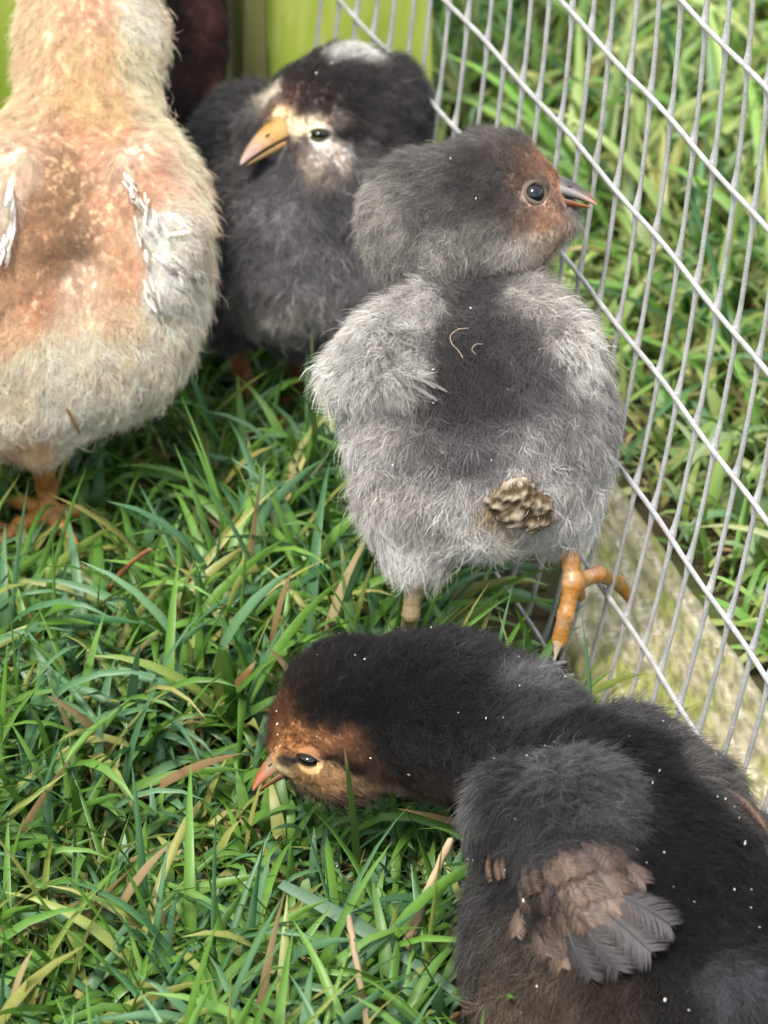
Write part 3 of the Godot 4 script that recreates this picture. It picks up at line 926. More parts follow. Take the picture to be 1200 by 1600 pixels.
	d.legs = [{"col": Color(0.4622, 0.2003, 0.0497), "pr": [[Vector3(-0.00469, 0.03705, 0.02169), 0.00409, Vector3(-0.00555, 0.01233, 0.00319), 0.00264, 0.0014], [Vector3(-0.00555, 0.01233, 0.00319), 0.00264, Vector3(-0.00487, 0.005, 0.00618), 0.00231, 0.0014], [Vector3(-0.00487, 0.005, 0.00618), 0.00251, Vector3(-0.01202, 0.0055, 0.01223), 0.00205, 0.0014], [Vector3(-0.00487, 0.005, 0.00618), 0.00251, Vector3(-0.00047, 0.0055, 0.01388), 0.00205, 0.0014], [Vector3(-0.00487, 0.005, 0.00618), 0.00251, Vector3(0.00283, 0.0055, 0.00508), 0.00205, 0.0014], [Vector3(-0.00487, 0.005, 0.00618), 0.00251, Vector3(-0.01257, 0.0055, 0.00068), 0.00205, 0.0014], [Vector3(-0.01202, 0.0055, 0.01223), 0.00205, Vector3(-0.01787, 0.003, 0.01718), 0.00145, 0.0014], [Vector3(-0.00047, 0.0055, 0.01388), 0.00205, Vector3(0.00313, 0.003, 0.02018), 0.00145, 0.0014], [Vector3(0.00283, 0.0055, 0.00508), 0.00205, Vector3(0.00913, 0.003, 0.00418), 0.00145, 0.0014], [Vector3(-0.01257, 0.0055, 0.00068), 0.00205, Vector3(-0.01887, 0.003, -0.00382), 0.00145, 0.0014]], "claws": []},
		{"col": Color(0.3268, 0.125, 0.0402), "pr": [[Vector3(-0.02506, 0.03705, 0.02169), 0.00409, Vector3(-0.02733, 0.01232, 0.00545), 0.00264, 0.0014], [Vector3(-0.02733, 0.01232, 0.00545), 0.00264, Vector3(-0.02846, 0.005, 0.00843), 0.00231, 0.0014], [Vector3(-0.02846, 0.005, 0.00843), 0.00251, Vector3(-0.04446, 0.003, 0.02443), 0.00145, 0.0014], [Vector3(-0.02846, 0.005, 0.00843), 0.00251, Vector3(-0.02446, 0.003, 0.03043), 0.00145, 0.0014], [Vector3(-0.02846, 0.005, 0.00843), 0.00251, Vector3(-0.01246, 0.003, 0.01243), 0.00145, 0.0014], [Vector3(-0.02846, 0.005, 0.00843), 0.00251, Vector3(-0.04046, 0.003, -0.00557), 0.00145, 0.0014]], "claws": []}]
	return d


func brown_chick() -> Dictionary:
	var d := {}
	d.base = Vector3(-0.06099, 0, -0.10318)
	d.label = "dark reddish brown chick half hidden between the buff chick and the green end boards"
	d.seed = 2
	d.sheen = false
	d.flecks = 0
	d.mottle = 1.0
	d.uneven = 0.36
	d.cell = 0.0024
	d.tufts = 9000
	d.prims = [[Vector3(-0.00098, 0.06438, 0.00907), 0.01247, Vector3(-0.00226, 0.0535, 0.01587), 0.0132, 0.02],
		[Vector3(0.00012, 0.07993, -0.00065), 0.0121, Vector3(0.00012, 0.07993, -0.00065), 0.0121, 0.015],
		[Vector3(0.00086, 0.09236, -0.00842), 0.0121, Vector3(0.00049, 0.10325, -0.01522), 0.01173, 0.014]]
	# where, how far round, colour, length of the down, way it is combed
	d.ctrl = [[Vector3(-0.00423, 0.09318, 0.00637), 0.0055, Vector3(0.013, 0.0077, 0.0086), 0.005, Vector3(0, -0.85, 0.53)],
		[Vector3(0.00304, 0.09034, 0.00878), 0.0055, Vector3(0.0097, 0.006, 0.0068), 0.005, Vector3(0, -0.85, 0.53)],
		[Vector3(0.00924, 0.08907, 0.00607), 0.00367, Vector3(0.0745, 0.031, 0.0291), 0.005, Vector3(0.37, -0.79, 0.49)],
		[Vector3(0.01097, 0.0945, 0.0006), 0.00367, Vector3(0.1113, 0.0461, 0.0461), 0.005, Vector3(0.29, -0.81, 0.51)],
		[Vector3(0.00656, 0.08175, 0.01166), 0.00458, Vector3(0.0277, 0.0135, 0.0141), 0.006, Vector3(0.2, -0.83, 0.52)],
		[Vector3(0.01172, 0.07435, 0.00877), 0.0033, Vector3(0.1569, 0.0678, 0.0516), 0.006, Vector3(0.29, -0.81, 0.51)],
		[Vector3(0.00478, 0.07432, 0.01702), 0.00458, Vector3(0.0163, 0.0101, 0.0124), 0.006, Vector3(0.2, -0.83, 0.52)],
		[Vector3(-0.00062, 0.06848, 0.02149), 0.00733, Vector3(0.02, 0.013, 0.0142), 0.007, Vector3(0, -0.85, 0.53)]]
	d.skin = [Vector3(0.0279, 0.0149, 0.0149), 0.007, Vector3(0, -0.85, 0.53)]
	d.eyes = []
	d.bald = []
	d.feathers = []
	d.legs = [{"col": Color(0.1576, 0.0634, 0.0318), "pr": [[Vector3(-0.00501, 0.04728, 0.01975), 0.00264, Vector3(-0.00501, 0.003, 0.01975), 0.00198, 0.0014], [Vector3(-0.00501, 0.003, 0.01975), 0.00198, Vector3(-0.01701, 0.003, 0.03375), 0.00132, 0.0014], [Vector3(-0.00501, 0.003, 0.01975), 0.00198, Vector3(-0.00301, 0.003, 0.03775), 0.00132, 0.0014], [Vector3(-0.00501, 0.003, 0.01975), 0.00198, Vector3(0.00899, 0.003, 0.02975), 0.00132, 0.0014]], "claws": []},
		{"col": Color(0.1576, 0.0634, 0.0318), "pr": [[Vector3(0.00416, 0.04728, 0.01975), 0.00264, Vector3(0.00416, 0.003, 0.01975), 0.00198, 0.0014], [Vector3(0.00416, 0.003, 0.01975), 0.00198, Vector3(-0.00784, 0.003, 0.03375), 0.00132, 0.0014], [Vector3(0.00416, 0.003, 0.01975), 0.00198, Vector3(0.00616, 0.003, 0.03775), 0.00132, 0.0014], [Vector3(0.00416, 0.003, 0.01975), 0.00198, Vector3(0.01816, 0.003, 0.02975), 0.00132, 0.0014]], "claws": []}]
	return d


func black_chick() -> Dictionary:
	var d := {}
	d.base = Vector3(-0.02793, 0, -0.0417)
	d.label = "black chick with pale cheeks and a white crown spot, facing the camera"
	d.seed = 3
	d.sheen = false
	d.flecks = 12
	d.mottle = 1.0
	d.uneven = 0.36
	d.cell = 0.0019
	d.tufts = 30000
	d.prims = [[Vector3(-0.00009, 0.05641, 0.01035), 0.01962, Vector3(0.02001, 0.05208, 0.00597), 0.01674, 0.02],
		[Vector3(0.00166, 0.0475, 0.01592), 0.01051, Vector3(0.01387, 0.04558, 0.0124), 0.00967, 0.015],
		[Vector3(-0.01215, 0.06454, -0.01596), 0.0139, Vector3(-0.00384, 0.06162, -0.00234), 0.01765, 0.02],
		[Vector3(-0.00797, 0.07306, -0.03072), 0.01113, Vector3(-0.00797, 0.07306, -0.03072), 0.01113, 0.02],
		[Vector3(0.01485, 0.0731, 0.00464), 0.01483, Vector3(0.01485, 0.0731, 0.00464), 0.01483, 0.015],
		[Vector3(0.01748, 0.09321, -0.00558), 0.01498, Vector3(0.02619, 0.09085, -0.00646), 0.01361, 0.014],
		[Vector3(0.00451, 0.09056, 0.0008), 0.01041, Vector3(0.00451, 0.09056, 0.0008), 0.01041, 0.012],
		[Vector3(0.01058, 0.08467, 0.00448), 0.00798, Vector3(0.01058, 0.08467, 0.00448), 0.00798, 0.01],
		[Vector3(-0.00324, 0.08998, 0.00352), 0.0045, Vector3(-0.00324, 0.08998, 0.00352), 0.0045, 0.008],
		[Vector3(-0.01724, 0.07178, -0.01341), 0.00797, Vector3(-0.01981, 0.06069, -0.00412), 0.00707, 0.006],
		[Vector3(-0.01339, 0.04259, 0.01426), 0.00703, Vector3(-0.01462, 0.03588, 0.01846), 0.00387, 0.01],
		[Vector3(0.00499, 0.03916, 0.01169), 0.00706, Vector3(0.00499, 0.03243, 0.0159), 0.00388, 0.01]]
	# where, how far round, colour, length of the down, way it is combed
	d.ctrl = [[Vector3(0.0072, 0.10562, -0.00363), 0.00703, Vector3(0.0499, 0.0452, 0.0483), 0.004, Vector3(0.6, 0.68, -0.42)],
		[Vector3(0.02106, 0.10498, 0.00299), 0.00791, Vector3(0.0544, 0.0494, 0.0527), 0.005, Vector3(0.95, 0.27, -0.17)],
		[Vector3(0.03138, 0.09925, 0.00292), 0.00791, Vector3(0.0744, 0.0684, 0.0744), 0.006, Vector3(1, -0.08, 0.05)],
		[Vector3(0.02793, 0.0904, 0.00825), 0.00703, Vector3(0.0917, 0.0849, 0.0893), 0.006, Vector3(0.83, -0.47, 0.29)],
		[Vector3(0.02101, 0.10767, -0.00733), 0.00422, Vector3(0.9277, 0.9163, 0.8883), 0.004, Vector3(0.94, 0.3, -0.19)],
		[Vector3(0.01498, 0.108, -0.00462), 0.00281, Vector3(0.7695, 0.7491, 0.7291), 0.004, Vector3(0.89, 0.38, -0.24)],
		[Vector3(-0.00314, 0.09941, 0.00129), 0.00246, Vector3(0.8294, 0.749, 0.645), 0.0025, Vector3(0.32, 0.8, -0.5)],
		[Vector3(0.00216, 0.10086, 0.00624), 0.00281, Vector3(0.1372, 0.0809, 0.073), 0.0028, Vector3(0.65, 0.64, -0.4)],
		[Vector3(0.00047, 0.09695, 0.00993), 0.00229, Vector3(0.5666, 0.4114, 0.244), 0.0016, Vector3(0.45, 0.76, -0.47)],
		[Vector3(0.00907, 0.10035, 0.00912), 0.00387, Vector3(0.0743, 0.0571, 0.0571), 0.0035, Vector3(0.89, 0.38, -0.24)],
		[Vector3(0.00393, 0.09458, 0.01284), 0.00176, Vector3(0.6597, 0.5404, 0.3732), 0.0016, Vector3(0.98, 0.18, -0.11)],
		[Vector3(0.00909, 0.09634, 0.01255), 0.00193, Vector3(0.5808, 0.4833, 0.355), 0.0018, Vector3(1, 0.08, -0.05)],
		[Vector3(0.01508, 0.09603, 0.01192), 0.00211, Vector3(0.2352, 0.1897, 0.1762), 0.0025, Vector3(1, 0, 0)],
		[Vector3(0.0022, 0.09204, 0.01348), 0.00141, Vector3(0.0302, 0.0234, 0.0234), 0.0012, Vector3(1, 0, 0)],
		[Vector3(0.01678, 0.09256, 0.01338), 0.00211, Vector3(0.0249, 0.0217, 0.0227), 0.002, Vector3(1, -0.08, 0.05)],
		[Vector3(0.0202, 0.09142, 0.01223), 0.00246, Vector3(0.0496, 0.0434, 0.0464), 0.003, Vector3(0.98, -0.17, 0.1)],
		[Vector3(0.01079, 0.08872, 0.01638), 0.00281, Vector3(0.6864, 0.6117, 0.5738), 0.0022, Vector3(0.71, -0.6, 0.37)],
		[Vector3(0.01592, 0.08833, 0.01562), 0.00264, Vector3(0.6439, 0.5695, 0.532), 0.0028, Vector3(0.8, -0.51, 0.32)],
		[Vector3(0.00992, 0.08511, 0.01757), 0.00246, Vector3(0.7046, 0.5978, 0.505), 0.003, Vector3(0.29, -0.81, 0.51)],
		[Vector3(0.00562, 0.08684, 0.01644), 0.00211, Vector3(0.302, 0.2408, 0.2178), 0.002, Vector3(0.2, -0.83, 0.52)],
		[Vector3(0.01248, 0.08296, 0.01824), 0.00281, Vector3(0.3379, 0.2903, 0.2686), 0.004, Vector3(0.29, -0.81, 0.51)],
		[Vector3(0.02191, 0.08706, 0.01309), 0.00316, Vector3(0.2321, 0.2165, 0.2242), 0.004, Vector3(0.83, -0.47, 0.29)],
		[Vector3(0.00041, 0.08056, 0.01732), 0.00528, Vector3(0.2086, 0.2012, 0.22), 0.007, Vector3(-0.1, -0.84, 0.53)],
		[Vector3(-0.00127, 0.07463, 0.02264), 0.00528, Vector3(0.3157, 0.3063, 0.3302), 0.008, Vector3(0, -0.85, 0.53)],
		[Vector3(0.00561, 0.07196, 0.02493), 0.00615, Vector3(0.2396, 0.2316, 0.252), 0.008, Vector3(0, -0.85, 0.53)],
		[Vector3(0.01418, 0.07445, 0.02229), 0.00615, Vector3(0.1496, 0.1436, 0.1559), 0.008, Vector3(0.2, -0.83, 0.52)],
		[Vector3(-0.00644, 0.06863, 0.02596), 0.00615, Vector3(0.1988, 0.1916, 0.2099), 0.008, Vector3(-0.2, -0.83, 0.52)],
		[Vector3(0.00215, 0.06122, 0.03029), 0.00703, Vector3(0.285, 0.2761, 0.2987), 0.008, Vector3(0, -0.85, 0.53)],
		[Vector3(-0.00655, 0.05542, 0.0304), 0.00703, Vector3(0.3152, 0.3058, 0.3152), 0.008, Vector3(-0.2, -0.83, 0.52)],
		[Vector3(0.00543, 0.04751, 0.03035), 0.00615, Vector3(0.4389, 0.4218, 0.4052), 0.007, Vector3(0, -0.85, 0.53)],
		[Vector3(0.01755, 0.05505, 0.02614), 0.00703, Vector3(0.2673, 0.2588, 0.276), 0.008, Vector3(0.2, -0.83, 0.52)],
		[Vector3(-0.00327, 0.0453, 0.02993), 0.00528, Vector3(0.4237, 0.407, 0.3908), 0.007, Vector3(0, -0.85, 0.53)],
		[Vector3(-0.01528, 0.06005, 0.0245), 0.00528, Vector3(0.119, 0.1137, 0.1245), 0.008, Vector3(-0.29, -0.81, 0.51)],
		[Vector3(-0.01949, 0.07737, -0.00621), 0.00703, Vector3(0.0985, 0.0938, 0.101), 0.006, Vector3(-0.37, -0.79, 0.49)],
		[Vector3(-0.0111, 0.08466, -0.02319), 0.00615, Vector3(0.1256, 0.1175, 0.1284), 0.006, Vector3(-0.71, -0.6, 0.37)],
		[Vector3(-0.01893, 0.07127, 0.01245), 0.00615, Vector3(0.1084, 0.1034, 0.111), 0.007, Vector3(-0.29, -0.81, 0.51)],
		[Vector3(-0.01017, 0.07963, 0.00982), 0.00528, Vector3(0.1495, 0.1435, 0.1526), 0.007, Vector3(-0.2, -0.83, 0.52)],
		[Vector3(-0.01612, 0.06613, 0.02123), 0.00528, Vector3(0.0923, 0.0877, 0.0946), 0.008, Vector3(-0.29, -0.81, 0.51)]]
	d.skin = [Vector3(0.13, 0.1244, 0.1358), 0.007, Vector3(0, -0.85, 0.53)]
	d.eyes = [{"at": Vector3(0.01063, 0.09341, 0.01431), "n": Vector3(0.055, 0.477, 0.877), "h": Vector3(0.999, 0.042, -0.026), "r": 0.00281, "open": 0.46, "col": Color(0.0052, 0.007, 0.0037), "lid": Color(0.0411, 0.0457, 0.0271)}]
	d.beak = {"base": Vector3(0.00117, 0.09124, 0.00961), "tip": Vector3(-0.01112, 0.08848, 0.01992), "up": Vector3(-0.325, 0.885, -0.334), "w": 0.00413, "h": 0.00551, "cols": [Color(0.3268, 0.1947, 0.0634), Color(0.2972, 0.1729, 0.0472), Color(0.2692, 0.1729, 0.1338), Color(0.283, 0.2003, 0.1836)], "low": [Color(0.2972, 0.1836, 0.0725), Color(0.218, 0.1338, 0.0605)]}
	d.bald = [[Vector3(-0.00236, 0.09044, 0.01257), 0.00468]]
	d.feathers = []
	d.legs = [{"col": Color(0.2692, 0.0894, 0.0358), "pr": [[Vector3(-0.01427, 0.03812, 0.01706), 0.00277, Vector3(-0.01125, 0.01251, 0.0054), 0.00238, 0.0014], [Vector3(-0.01125, 0.01251, 0.0054), 0.00238, Vector3(-0.00821, 0.004, 0.00614), 0.00211, 0.0014], [Vector3(-0.00821, 0.004, 0.00614), 0.00224, Vector3(-0.02821, 0.003, 0.01814), 0.00158, 0.0014], [Vector3(-0.00821, 0.004, 0.00614), 0.00224, Vector3(-0.01221, 0.003, 0.02814), 0.00158, 0.0014], [Vector3(-0.00821, 0.004, 0.00614), 0.00224, Vector3(0.00779, 0.003, 0.02014), 0.00158, 0.0014], [Vector3(-0.00821, 0.004, 0.00614), 0.00224, Vector3(-0.01221, 0.003, -0.00586), 0.00158, 0.0014]], "claws": [[Vector3(-0.02821, 0.003, 0.01814), Vector3(-0.03321, 0.001, 0.02114), 0.0014], [Vector3(-0.01221, 0.003, 0.02814), Vector3(-0.01321, 0.001, 0.03364), 0.0014], [Vector3(0.00779, 0.003, 0.02014), Vector3(0.01179, 0.001, 0.02364), 0.0014]]},
		{"col": Color(0.1576, 0.0425, 0.0213), "pr": [[Vector3(0.00499, 0.03467, 0.0145), 0.00277, Vector3(0.00266, 0.01253, 0.00004), 0.00238, 0.0014], [Vector3(0.00266, 0.01253, 0.00004), 0.00238, Vector3(0.00579, 0.004, 0.0008), 0.00211, 0.0014], [Vector3(0.00579, 0.004, 0.0008), 0.00224, Vector3(-0.01421, 0.003, 0.0128), 0.00158, 0.0014], [Vector3(0.00579, 0.004, 0.0008), 0.00224, Vector3(0.00179, 0.003, 0.0228), 0.00158, 0.0014], [Vector3(0.00579, 0.004, 0.0008), 0.00224, Vector3(0.02179, 0.003, 0.0148), 0.00158, 0.0014], [Vector3(0.00579, 0.004, 0.0008), 0.00224, Vector3(0.00179, 0.003, -0.0112), 0.00158, 0.0014]], "claws": [[Vector3(-0.01421, 0.003, 0.0128), Vector3(-0.01921, 0.001, 0.0158), 0.0014], [Vector3(0.00179, 0.003, 0.0228), Vector3(0.00079, 0.001, 0.0283), 0.0014], [Vector3(0.02179, 0.003, 0.0148), Vector3(0.02579, 0.001, 0.0183), 0.0014]]}]
	return d


func grey_chick() -> Dictionary:
	var d := {}
	d.base = Vector3(0.01899, 0, 0.08861)
	d.label = "grey fluffy chick with orange face looking right through the wire, soiled rump"
	d.seed = 4
	d.sheen = true
	d.flecks = 70
	d.mottle = 1.0
	d.uneven = 0.36
	d.cell = 0.0019
	d.tufts = 50000
	d.prims = [[Vector3(-0.00427, 0.07277, 0.01249), 0.0186, Vector3(0.01433, 0.07277, 0.01249), 0.0186, 0.014],
		[Vector3(-0.00504, 0.08591, 0.00428), 0.0186, Vector3(0.01201, 0.08591, 0.00428), 0.0186, 0.016],
		[Vector3(-0.00467, 0.09249, -0.00455), 0.0137, Vector3(0.01089, 0.09249, -0.00455), 0.01308, 0.016],
		[Vector3(0.00348, 0.06423, 0.01783), 0.01085, Vector3(0.00348, 0.06423, 0.01783), 0.01085, 0.014],
		[Vector3(-0.00094, 0.1012, -0.01942), 0.00942, Vector3(-0.00094, 0.1012, -0.01942), 0.00942, 0.006],
		[Vector3(-0.00839, 0.11796, -0.02282), 0.01435, Vector3(0.00275, 0.12245, -0.02091), 0.01305, 0.004],
		[Vector3(-0.0053, 0.11361, -0.01774), 0.01401, Vector3(0.01052, 0.11547, -0.01655), 0.00839, 0.005],
		[Vector3(0.00891, 0.12732, -0.02159), 0.01147, Vector3(0.01194, 0.12299, -0.01653), 0.01021, 0.008],
		[Vector3(0.01735, 0.12627, -0.01858), 0.00588, Vector3(0.01936, 0.12233, -0.01612), 0.00557, 0.006],
		[Vector3(-0.00795, 0.10613, 0.00309), 0.00552, Vector3(-0.01899, 0.09882, 0.00821), 0.00705, 0.0025],
		[Vector3(-0.01899, 0.09882, 0.00821), 0.00705, Vector3(-0.02422, 0.09089, 0.0098), 0.00646, 0.0025],
		[Vector3(-0.02422, 0.09089, 0.0098), 0.00646, Vector3(-0.01444, 0.09562, 0.02102), 0.00516, 0.0025],
		[Vector3(0.01633, 0.10581, 0.00188), 0.00461, Vector3(0.02386, 0.10017, 0.00905), 0.00505, 0.0025],
		[Vector3(0.02386, 0.10017, 0.00905), 0.00505, Vector3(0.02712, 0.0954, 0.01456), 0.00351, 0.0025],
		[Vector3(-0.01279, 0.06094, 0.01988), 0.00961, Vector3(-0.01154, 0.04934, 0.02477), 0.00528, 0.008],
		[Vector3(0.02264, 0.05988, 0.01819), 0.00715, Vector3(0.02522, 0.05249, 0.02045), 0.00342, 0.008]]
	# where, how far round, colour, length of the down, way it is combed
	d.ctrl = [[Vector3(-0.01899, 0.12327, -0.01433), 0.0093, Vector3(0.4127, 0.391, 0.3702), 0.007, Vector3(-0.64, -0.65, 0.41)],
		[Vector3(-0.02367, 0.10966, -0.01691), 0.00853, Vector3(0.3368, 0.3176, 0.3037), 0.008, Vector3(-0.2, -0.83, 0.52)],
		[Vector3(-0.01124, 0.13186, -0.0246), 0.00853, Vector3(0.1919, 0.1781, 0.1715), 0.006, Vector3(-0.94, -0.3, 0.19)],
		[Vector3(-0.00039, 0.1365, -0.0274), 0.00698, Vector3(0.1525, 0.1404, 0.1375), 0.005, Vector3(-0.99, -0.09, 0.06)],
		[Vector3(0.01186, 0.1385, -0.02336), 0.00543, Vector3(0.1643, 0.1486, 0.1427), 0.004, Vector3(-1, 0, 0)],
		[Vector3(0.00242, 0.13097, -0.00944), 0.00775, Vector3(0.0695, 0.062, 0.0657), 0.005, Vector3(-0.95, -0.27, 0.17)],
		[Vector3(-0.0052, 0.12607, -0.00894), 0.00775, Vector3(0.1447, 0.133, 0.1388), 0.006, Vector3(-0.71, -0.6, 0.37)],
		[Vector3(0.00552, 0.12255, -0.00579), 0.00698, Vector3(0.324, 0.3051, 0.2916), 0.005, Vector3(-0.58, -0.69, 0.43)],
		[Vector3(-0.00364, 0.11774, -0.00506), 0.00698, Vector3(0.435, 0.4126, 0.3911), 0.007, Vector3(-0.2, -0.83, 0.52)],
		[Vector3(0.0102, 0.11731, -0.00587), 0.0062, Vector3(0.5685, 0.5357, 0.5168), 0.006, Vector3(0, -0.85, 0.53)],
		[Vector3(-0.01283, 0.11209, -0.00586), 0.00775, Vector3(0.3053, 0.2872, 0.2784), 0.007, Vector3(0, -0.85, 0.53)],
		[Vector3(0.01573, 0.13589, -0.01729), 0.0031, Vector3(0.2811, 0.1652, 0.1124), 0.0025, Vector3(-0.97, 0.21, -0.13)],
		[Vector3(0.02046, 0.13272, -0.02288), 0.00403, Vector3(0.3939, 0.2026, 0.1291), 0.0022, Vector3(-0.71, 0.6, -0.37)],
		[Vector3(0.02263, 0.13023, -0.0176), 0.00279, Vector3(0.3059, 0.16, 0.1049), 0.0015, Vector3(-0.91, 0.34, -0.22)],
		[Vector3(0.01253, 0.13275, -0.01098), 0.00217, Vector3(0.2498, 0.1517, 0.1125), 0.0025, Vector3(-1, 0, 0)],
		[Vector3(0.01391, 0.12492, -0.00619), 0.00279, Vector3(0.3537, 0.2395, 0.1773), 0.0025, Vector3(-0.76, -0.55, 0.34)],
		[Vector3(0.01934, 0.12468, -0.0083), 0.0031, Vector3(0.584, 0.3697, 0.2742), 0.0022, Vector3(-0.41, -0.77, 0.48)],
		[Vector3(0.0203, 0.11805, -0.00937), 0.00341, Vector3(0.8286, 0.6109, 0.4963), 0.003, Vector3(-0.1, -0.84, 0.53)],
		[Vector3(0.01646, 0.11525, -0.00809), 0.00341, Vector3(0.7802, 0.6536, 0.5869), 0.004, Vector3(-0.1, -0.84, 0.53)],
		[Vector3(0.00852, 0.1273, -0.00659), 0.00372, Vector3(0.1408, 0.113, 0.113), 0.0035, Vector3(-0.89, -0.38, 0.24)],
		[Vector3(0.01088, 0.13704, -0.01499), 0.0031, Vector3(0.1511, 0.1167, 0.1043), 0.0035, Vector3(-1, 0, 0)],
		[Vector3(0.0067, 0.13431, -0.01127), 0.00341, Vector3(0.1177, 0.1049, 0.1049), 0.004, Vector3(-0.98, -0.18, 0.11)],
		[Vector3(0.00699, 0.12861, -0.00737), 0.00341, Vector3(0.1316, 0.1152, 0.1126), 0.004, Vector3(-0.89, -0.38, 0.24)],
		[Vector3(0.01005, 0.13118, -0.00903), 0.00217, Vector3(0.1418, 0.1192, 0.114), 0.003, Vector3(-0.99, -0.09, 0.06)],
		[Vector3(0.02219, 0.12772, -0.01241), 0.00186, Vector3(0.1337, 0.0786, 0.0575), 0.0012, Vector3(-0.98, -0.17, 0.1)],
		[Vector3(0.00255, 0.10875, -0.00234), 0.00698, Vector3(0.0777, 0.0697, 0.0777), 0.006, Vector3(0.1, -0.66, 0.75)],
		[Vector3(-0.00188, 0.10797, 0.00577), 0.00465, Vector3(0.0953, 0.0862, 0.0929), 0.006, Vector3(0.1, -0.66, 0.75)],
		[Vector3(0.00228, 0.10283, 0.01529), 0.00853, Vector3(0.0597, 0.0529, 0.0597), 0.007, Vector3(0.1, -0.66, 0.75)],
		[Vector3(0.0145, 0.10455, 0.01216), 0.0062, Vector3(0.1288, 0.1153, 0.1232), 0.007, Vector3(0.1, -0.66, 0.75)],
		[Vector3(-0.00309, 0.0939, 0.0241), 0.00698, Vector3(0.0551, 0.0485, 0.0551), 0.007, Vector3(0.1, -0.66, 0.75)],
		[Vector3(0.00828, 0.09389, 0.02409), 0.00853, Vector3(0.0671, 0.0597, 0.0671), 0.007, Vector3(0.1, -0.66, 0.75)],
		[Vector3(0.01893, 0.09461, 0.02231), 0.0062, Vector3(0.1449, 0.1332, 0.1449), 0.007, Vector3(0.19, -0.71, 0.67)],
		[Vector3(0.02354, 0.08749, 0.02516), 0.0062, Vector3(0.3311, 0.3121, 0.3215), 0.008, Vector3(0.29, -0.81, 0.51)],
		[Vector3(0.03157, 0.08085, 0.01997), 0.0062, Vector3(0.4359, 0.4135, 0.419), 0.008, Vector3(0.37, -0.79, 0.49)],
		[Vector3(-0.00989, 0.08289, 0.0293), 0.00775, Vector3(0.3121, 0.2938, 0.3028), 0.008, Vector3(-0.19, -0.71, 0.67)],
		[Vector3(0.00223, 0.08331, 0.03001), 0.00775, Vector3(0.2169, 0.2021, 0.2169), 0.008, Vector3(0, -0.66, 0.75)],
		[Vector3(0.01436, 0.08324, 0.02989), 0.00775, Vector3(0.4842, 0.4663, 0.4782), 0.008, Vector3(0.1, -0.72, 0.68)],
		[Vector3(-0.01899, 0.08015, 0.02475), 0.00698, Vector3(0.6115, 0.5844, 0.5711), 0.009, Vector3(-0.37, -0.79, 0.49)],
		[Vector3(-0.02364, 0.06494, 0.01752), 0.00698, Vector3(0.6568, 0.6293, 0.6027), 0.009, Vector3(-0.45, -0.76, 0.47)],
		[Vector3(-0.02517, 0.07732, 0.01406), 0.0062, Vector3(0.7115, 0.684, 0.664), 0.009, Vector3(-0.45, -0.76, 0.47)],
		[Vector3(-0.01136, 0.06956, 0.03085), 0.00775, Vector3(0.6422, 0.6148, 0.5949), 0.009, Vector3(-0.29, -0.81, 0.51)],
		[Vector3(-0.0007, 0.06904, 0.0329), 0.00775, Vector3(0.7589, 0.7319, 0.7121), 0.009, Vector3(-0.1, -0.84, 0.53)],
		[Vector3(0.02082, 0.06692, 0.02949), 0.00775, Vector3(0.7698, 0.743, 0.7298), 0.009, Vector3(0.2, -0.83, 0.52)],
		[Vector3(0.03031, 0.06781, 0.02218), 0.00698, Vector3(0.713, 0.6923, 0.6788), 0.009, Vector3(0.37, -0.79, 0.49)],
		[Vector3(0.02752, 0.05554, 0.02295), 0.00775, Vector3(0.8343, 0.8154, 0.7909), 0.009, Vector3(0.29, -0.81, 0.51)],
		[Vector3(0.01202, 0.0529, 0.02457), 0.0093, Vector3(0.8745, 0.8564, 0.8272), 0.009, Vector3(0.1, -0.84, 0.53)],
		[Vector3(0.00616, 0.06912, 0.03303), 0.00341, Vector3(0.4725, 0.3556, 0.2204), 0.006, Vector3(-0.2, -0.83, 0.52)],
		[Vector3(0.01254, 0.05946, 0.02915), 0.0031, Vector3(0.6013, 0.4733, 0.3117), 0.006, Vector3(0, -0.85, 0.53)],
		[Vector3(0.01368, 0.07636, 0.03172), 0.00186, Vector3(0.4466, 0.3802, 0.3218), 0.006, Vector3(0, -0.85, 0.53)],
		[Vector3(-0.00039, 0.05162, 0.02545), 0.00775, Vector3(0.849, 0.8307, 0.8068), 0.009, Vector3(-0.1, -0.84, 0.53)],
		[Vector3(-0.01129, 0.05622, 0.0298), 0.00775, Vector3(0.7992, 0.773, 0.7476), 0.008, Vector3(-0.1, -0.84, 0.53)],
		[Vector3(-0.01202, 0.04677, 0.02937), 0.0062, Vector3(0.769, 0.7421, 0.697), 0.007, Vector3(0, -0.85, 0.53)],
		[Vector3(0.02445, 0.0525, 0.02395), 0.00387, Vector3(0.7077, 0.6667, 0.6027), 0.004, Vector3(0, -0.85, 0.53)],
		[Vector3(-0.01136, 0.10996, 0.00622), 0.0062, Vector3(0.5627, 0.5431, 0.524), 0.007, Vector3(-0.37, -0.79, 0.49)],
		[Vector3(-0.01899, 0.10384, 0.014), 0.00698, Vector3(0.6436, 0.623, 0.6028), 0.008, Vector3(-0.29, -0.81, 0.51)],
		[Vector3(-0.02509, 0.09513, 0.01714), 0.00698, Vector3(0.6933, 0.6725, 0.6523), 0.009, Vector3(-0.2, -0.83, 0.52)],
		[Vector3(-0.01597, 0.09928, 0.02433), 0.0062, Vector3(0.5885, 0.5683, 0.5552), 0.007, Vector3(0.53, -0.72, 0.45)],
		[Vector3(-0.02818, 0.09704, 0.01127), 0.0062, Vector3(0.6725, 0.6517, 0.6249), 0.009, Vector3(-0.37, -0.79, 0.49)],
		[Vector3(0.01619, 0.11016, 0.00343), 0.00543, Vector3(0.5523, 0.5265, 0.5016), 0.007, Vector3(0.53, -0.72, 0.45)],
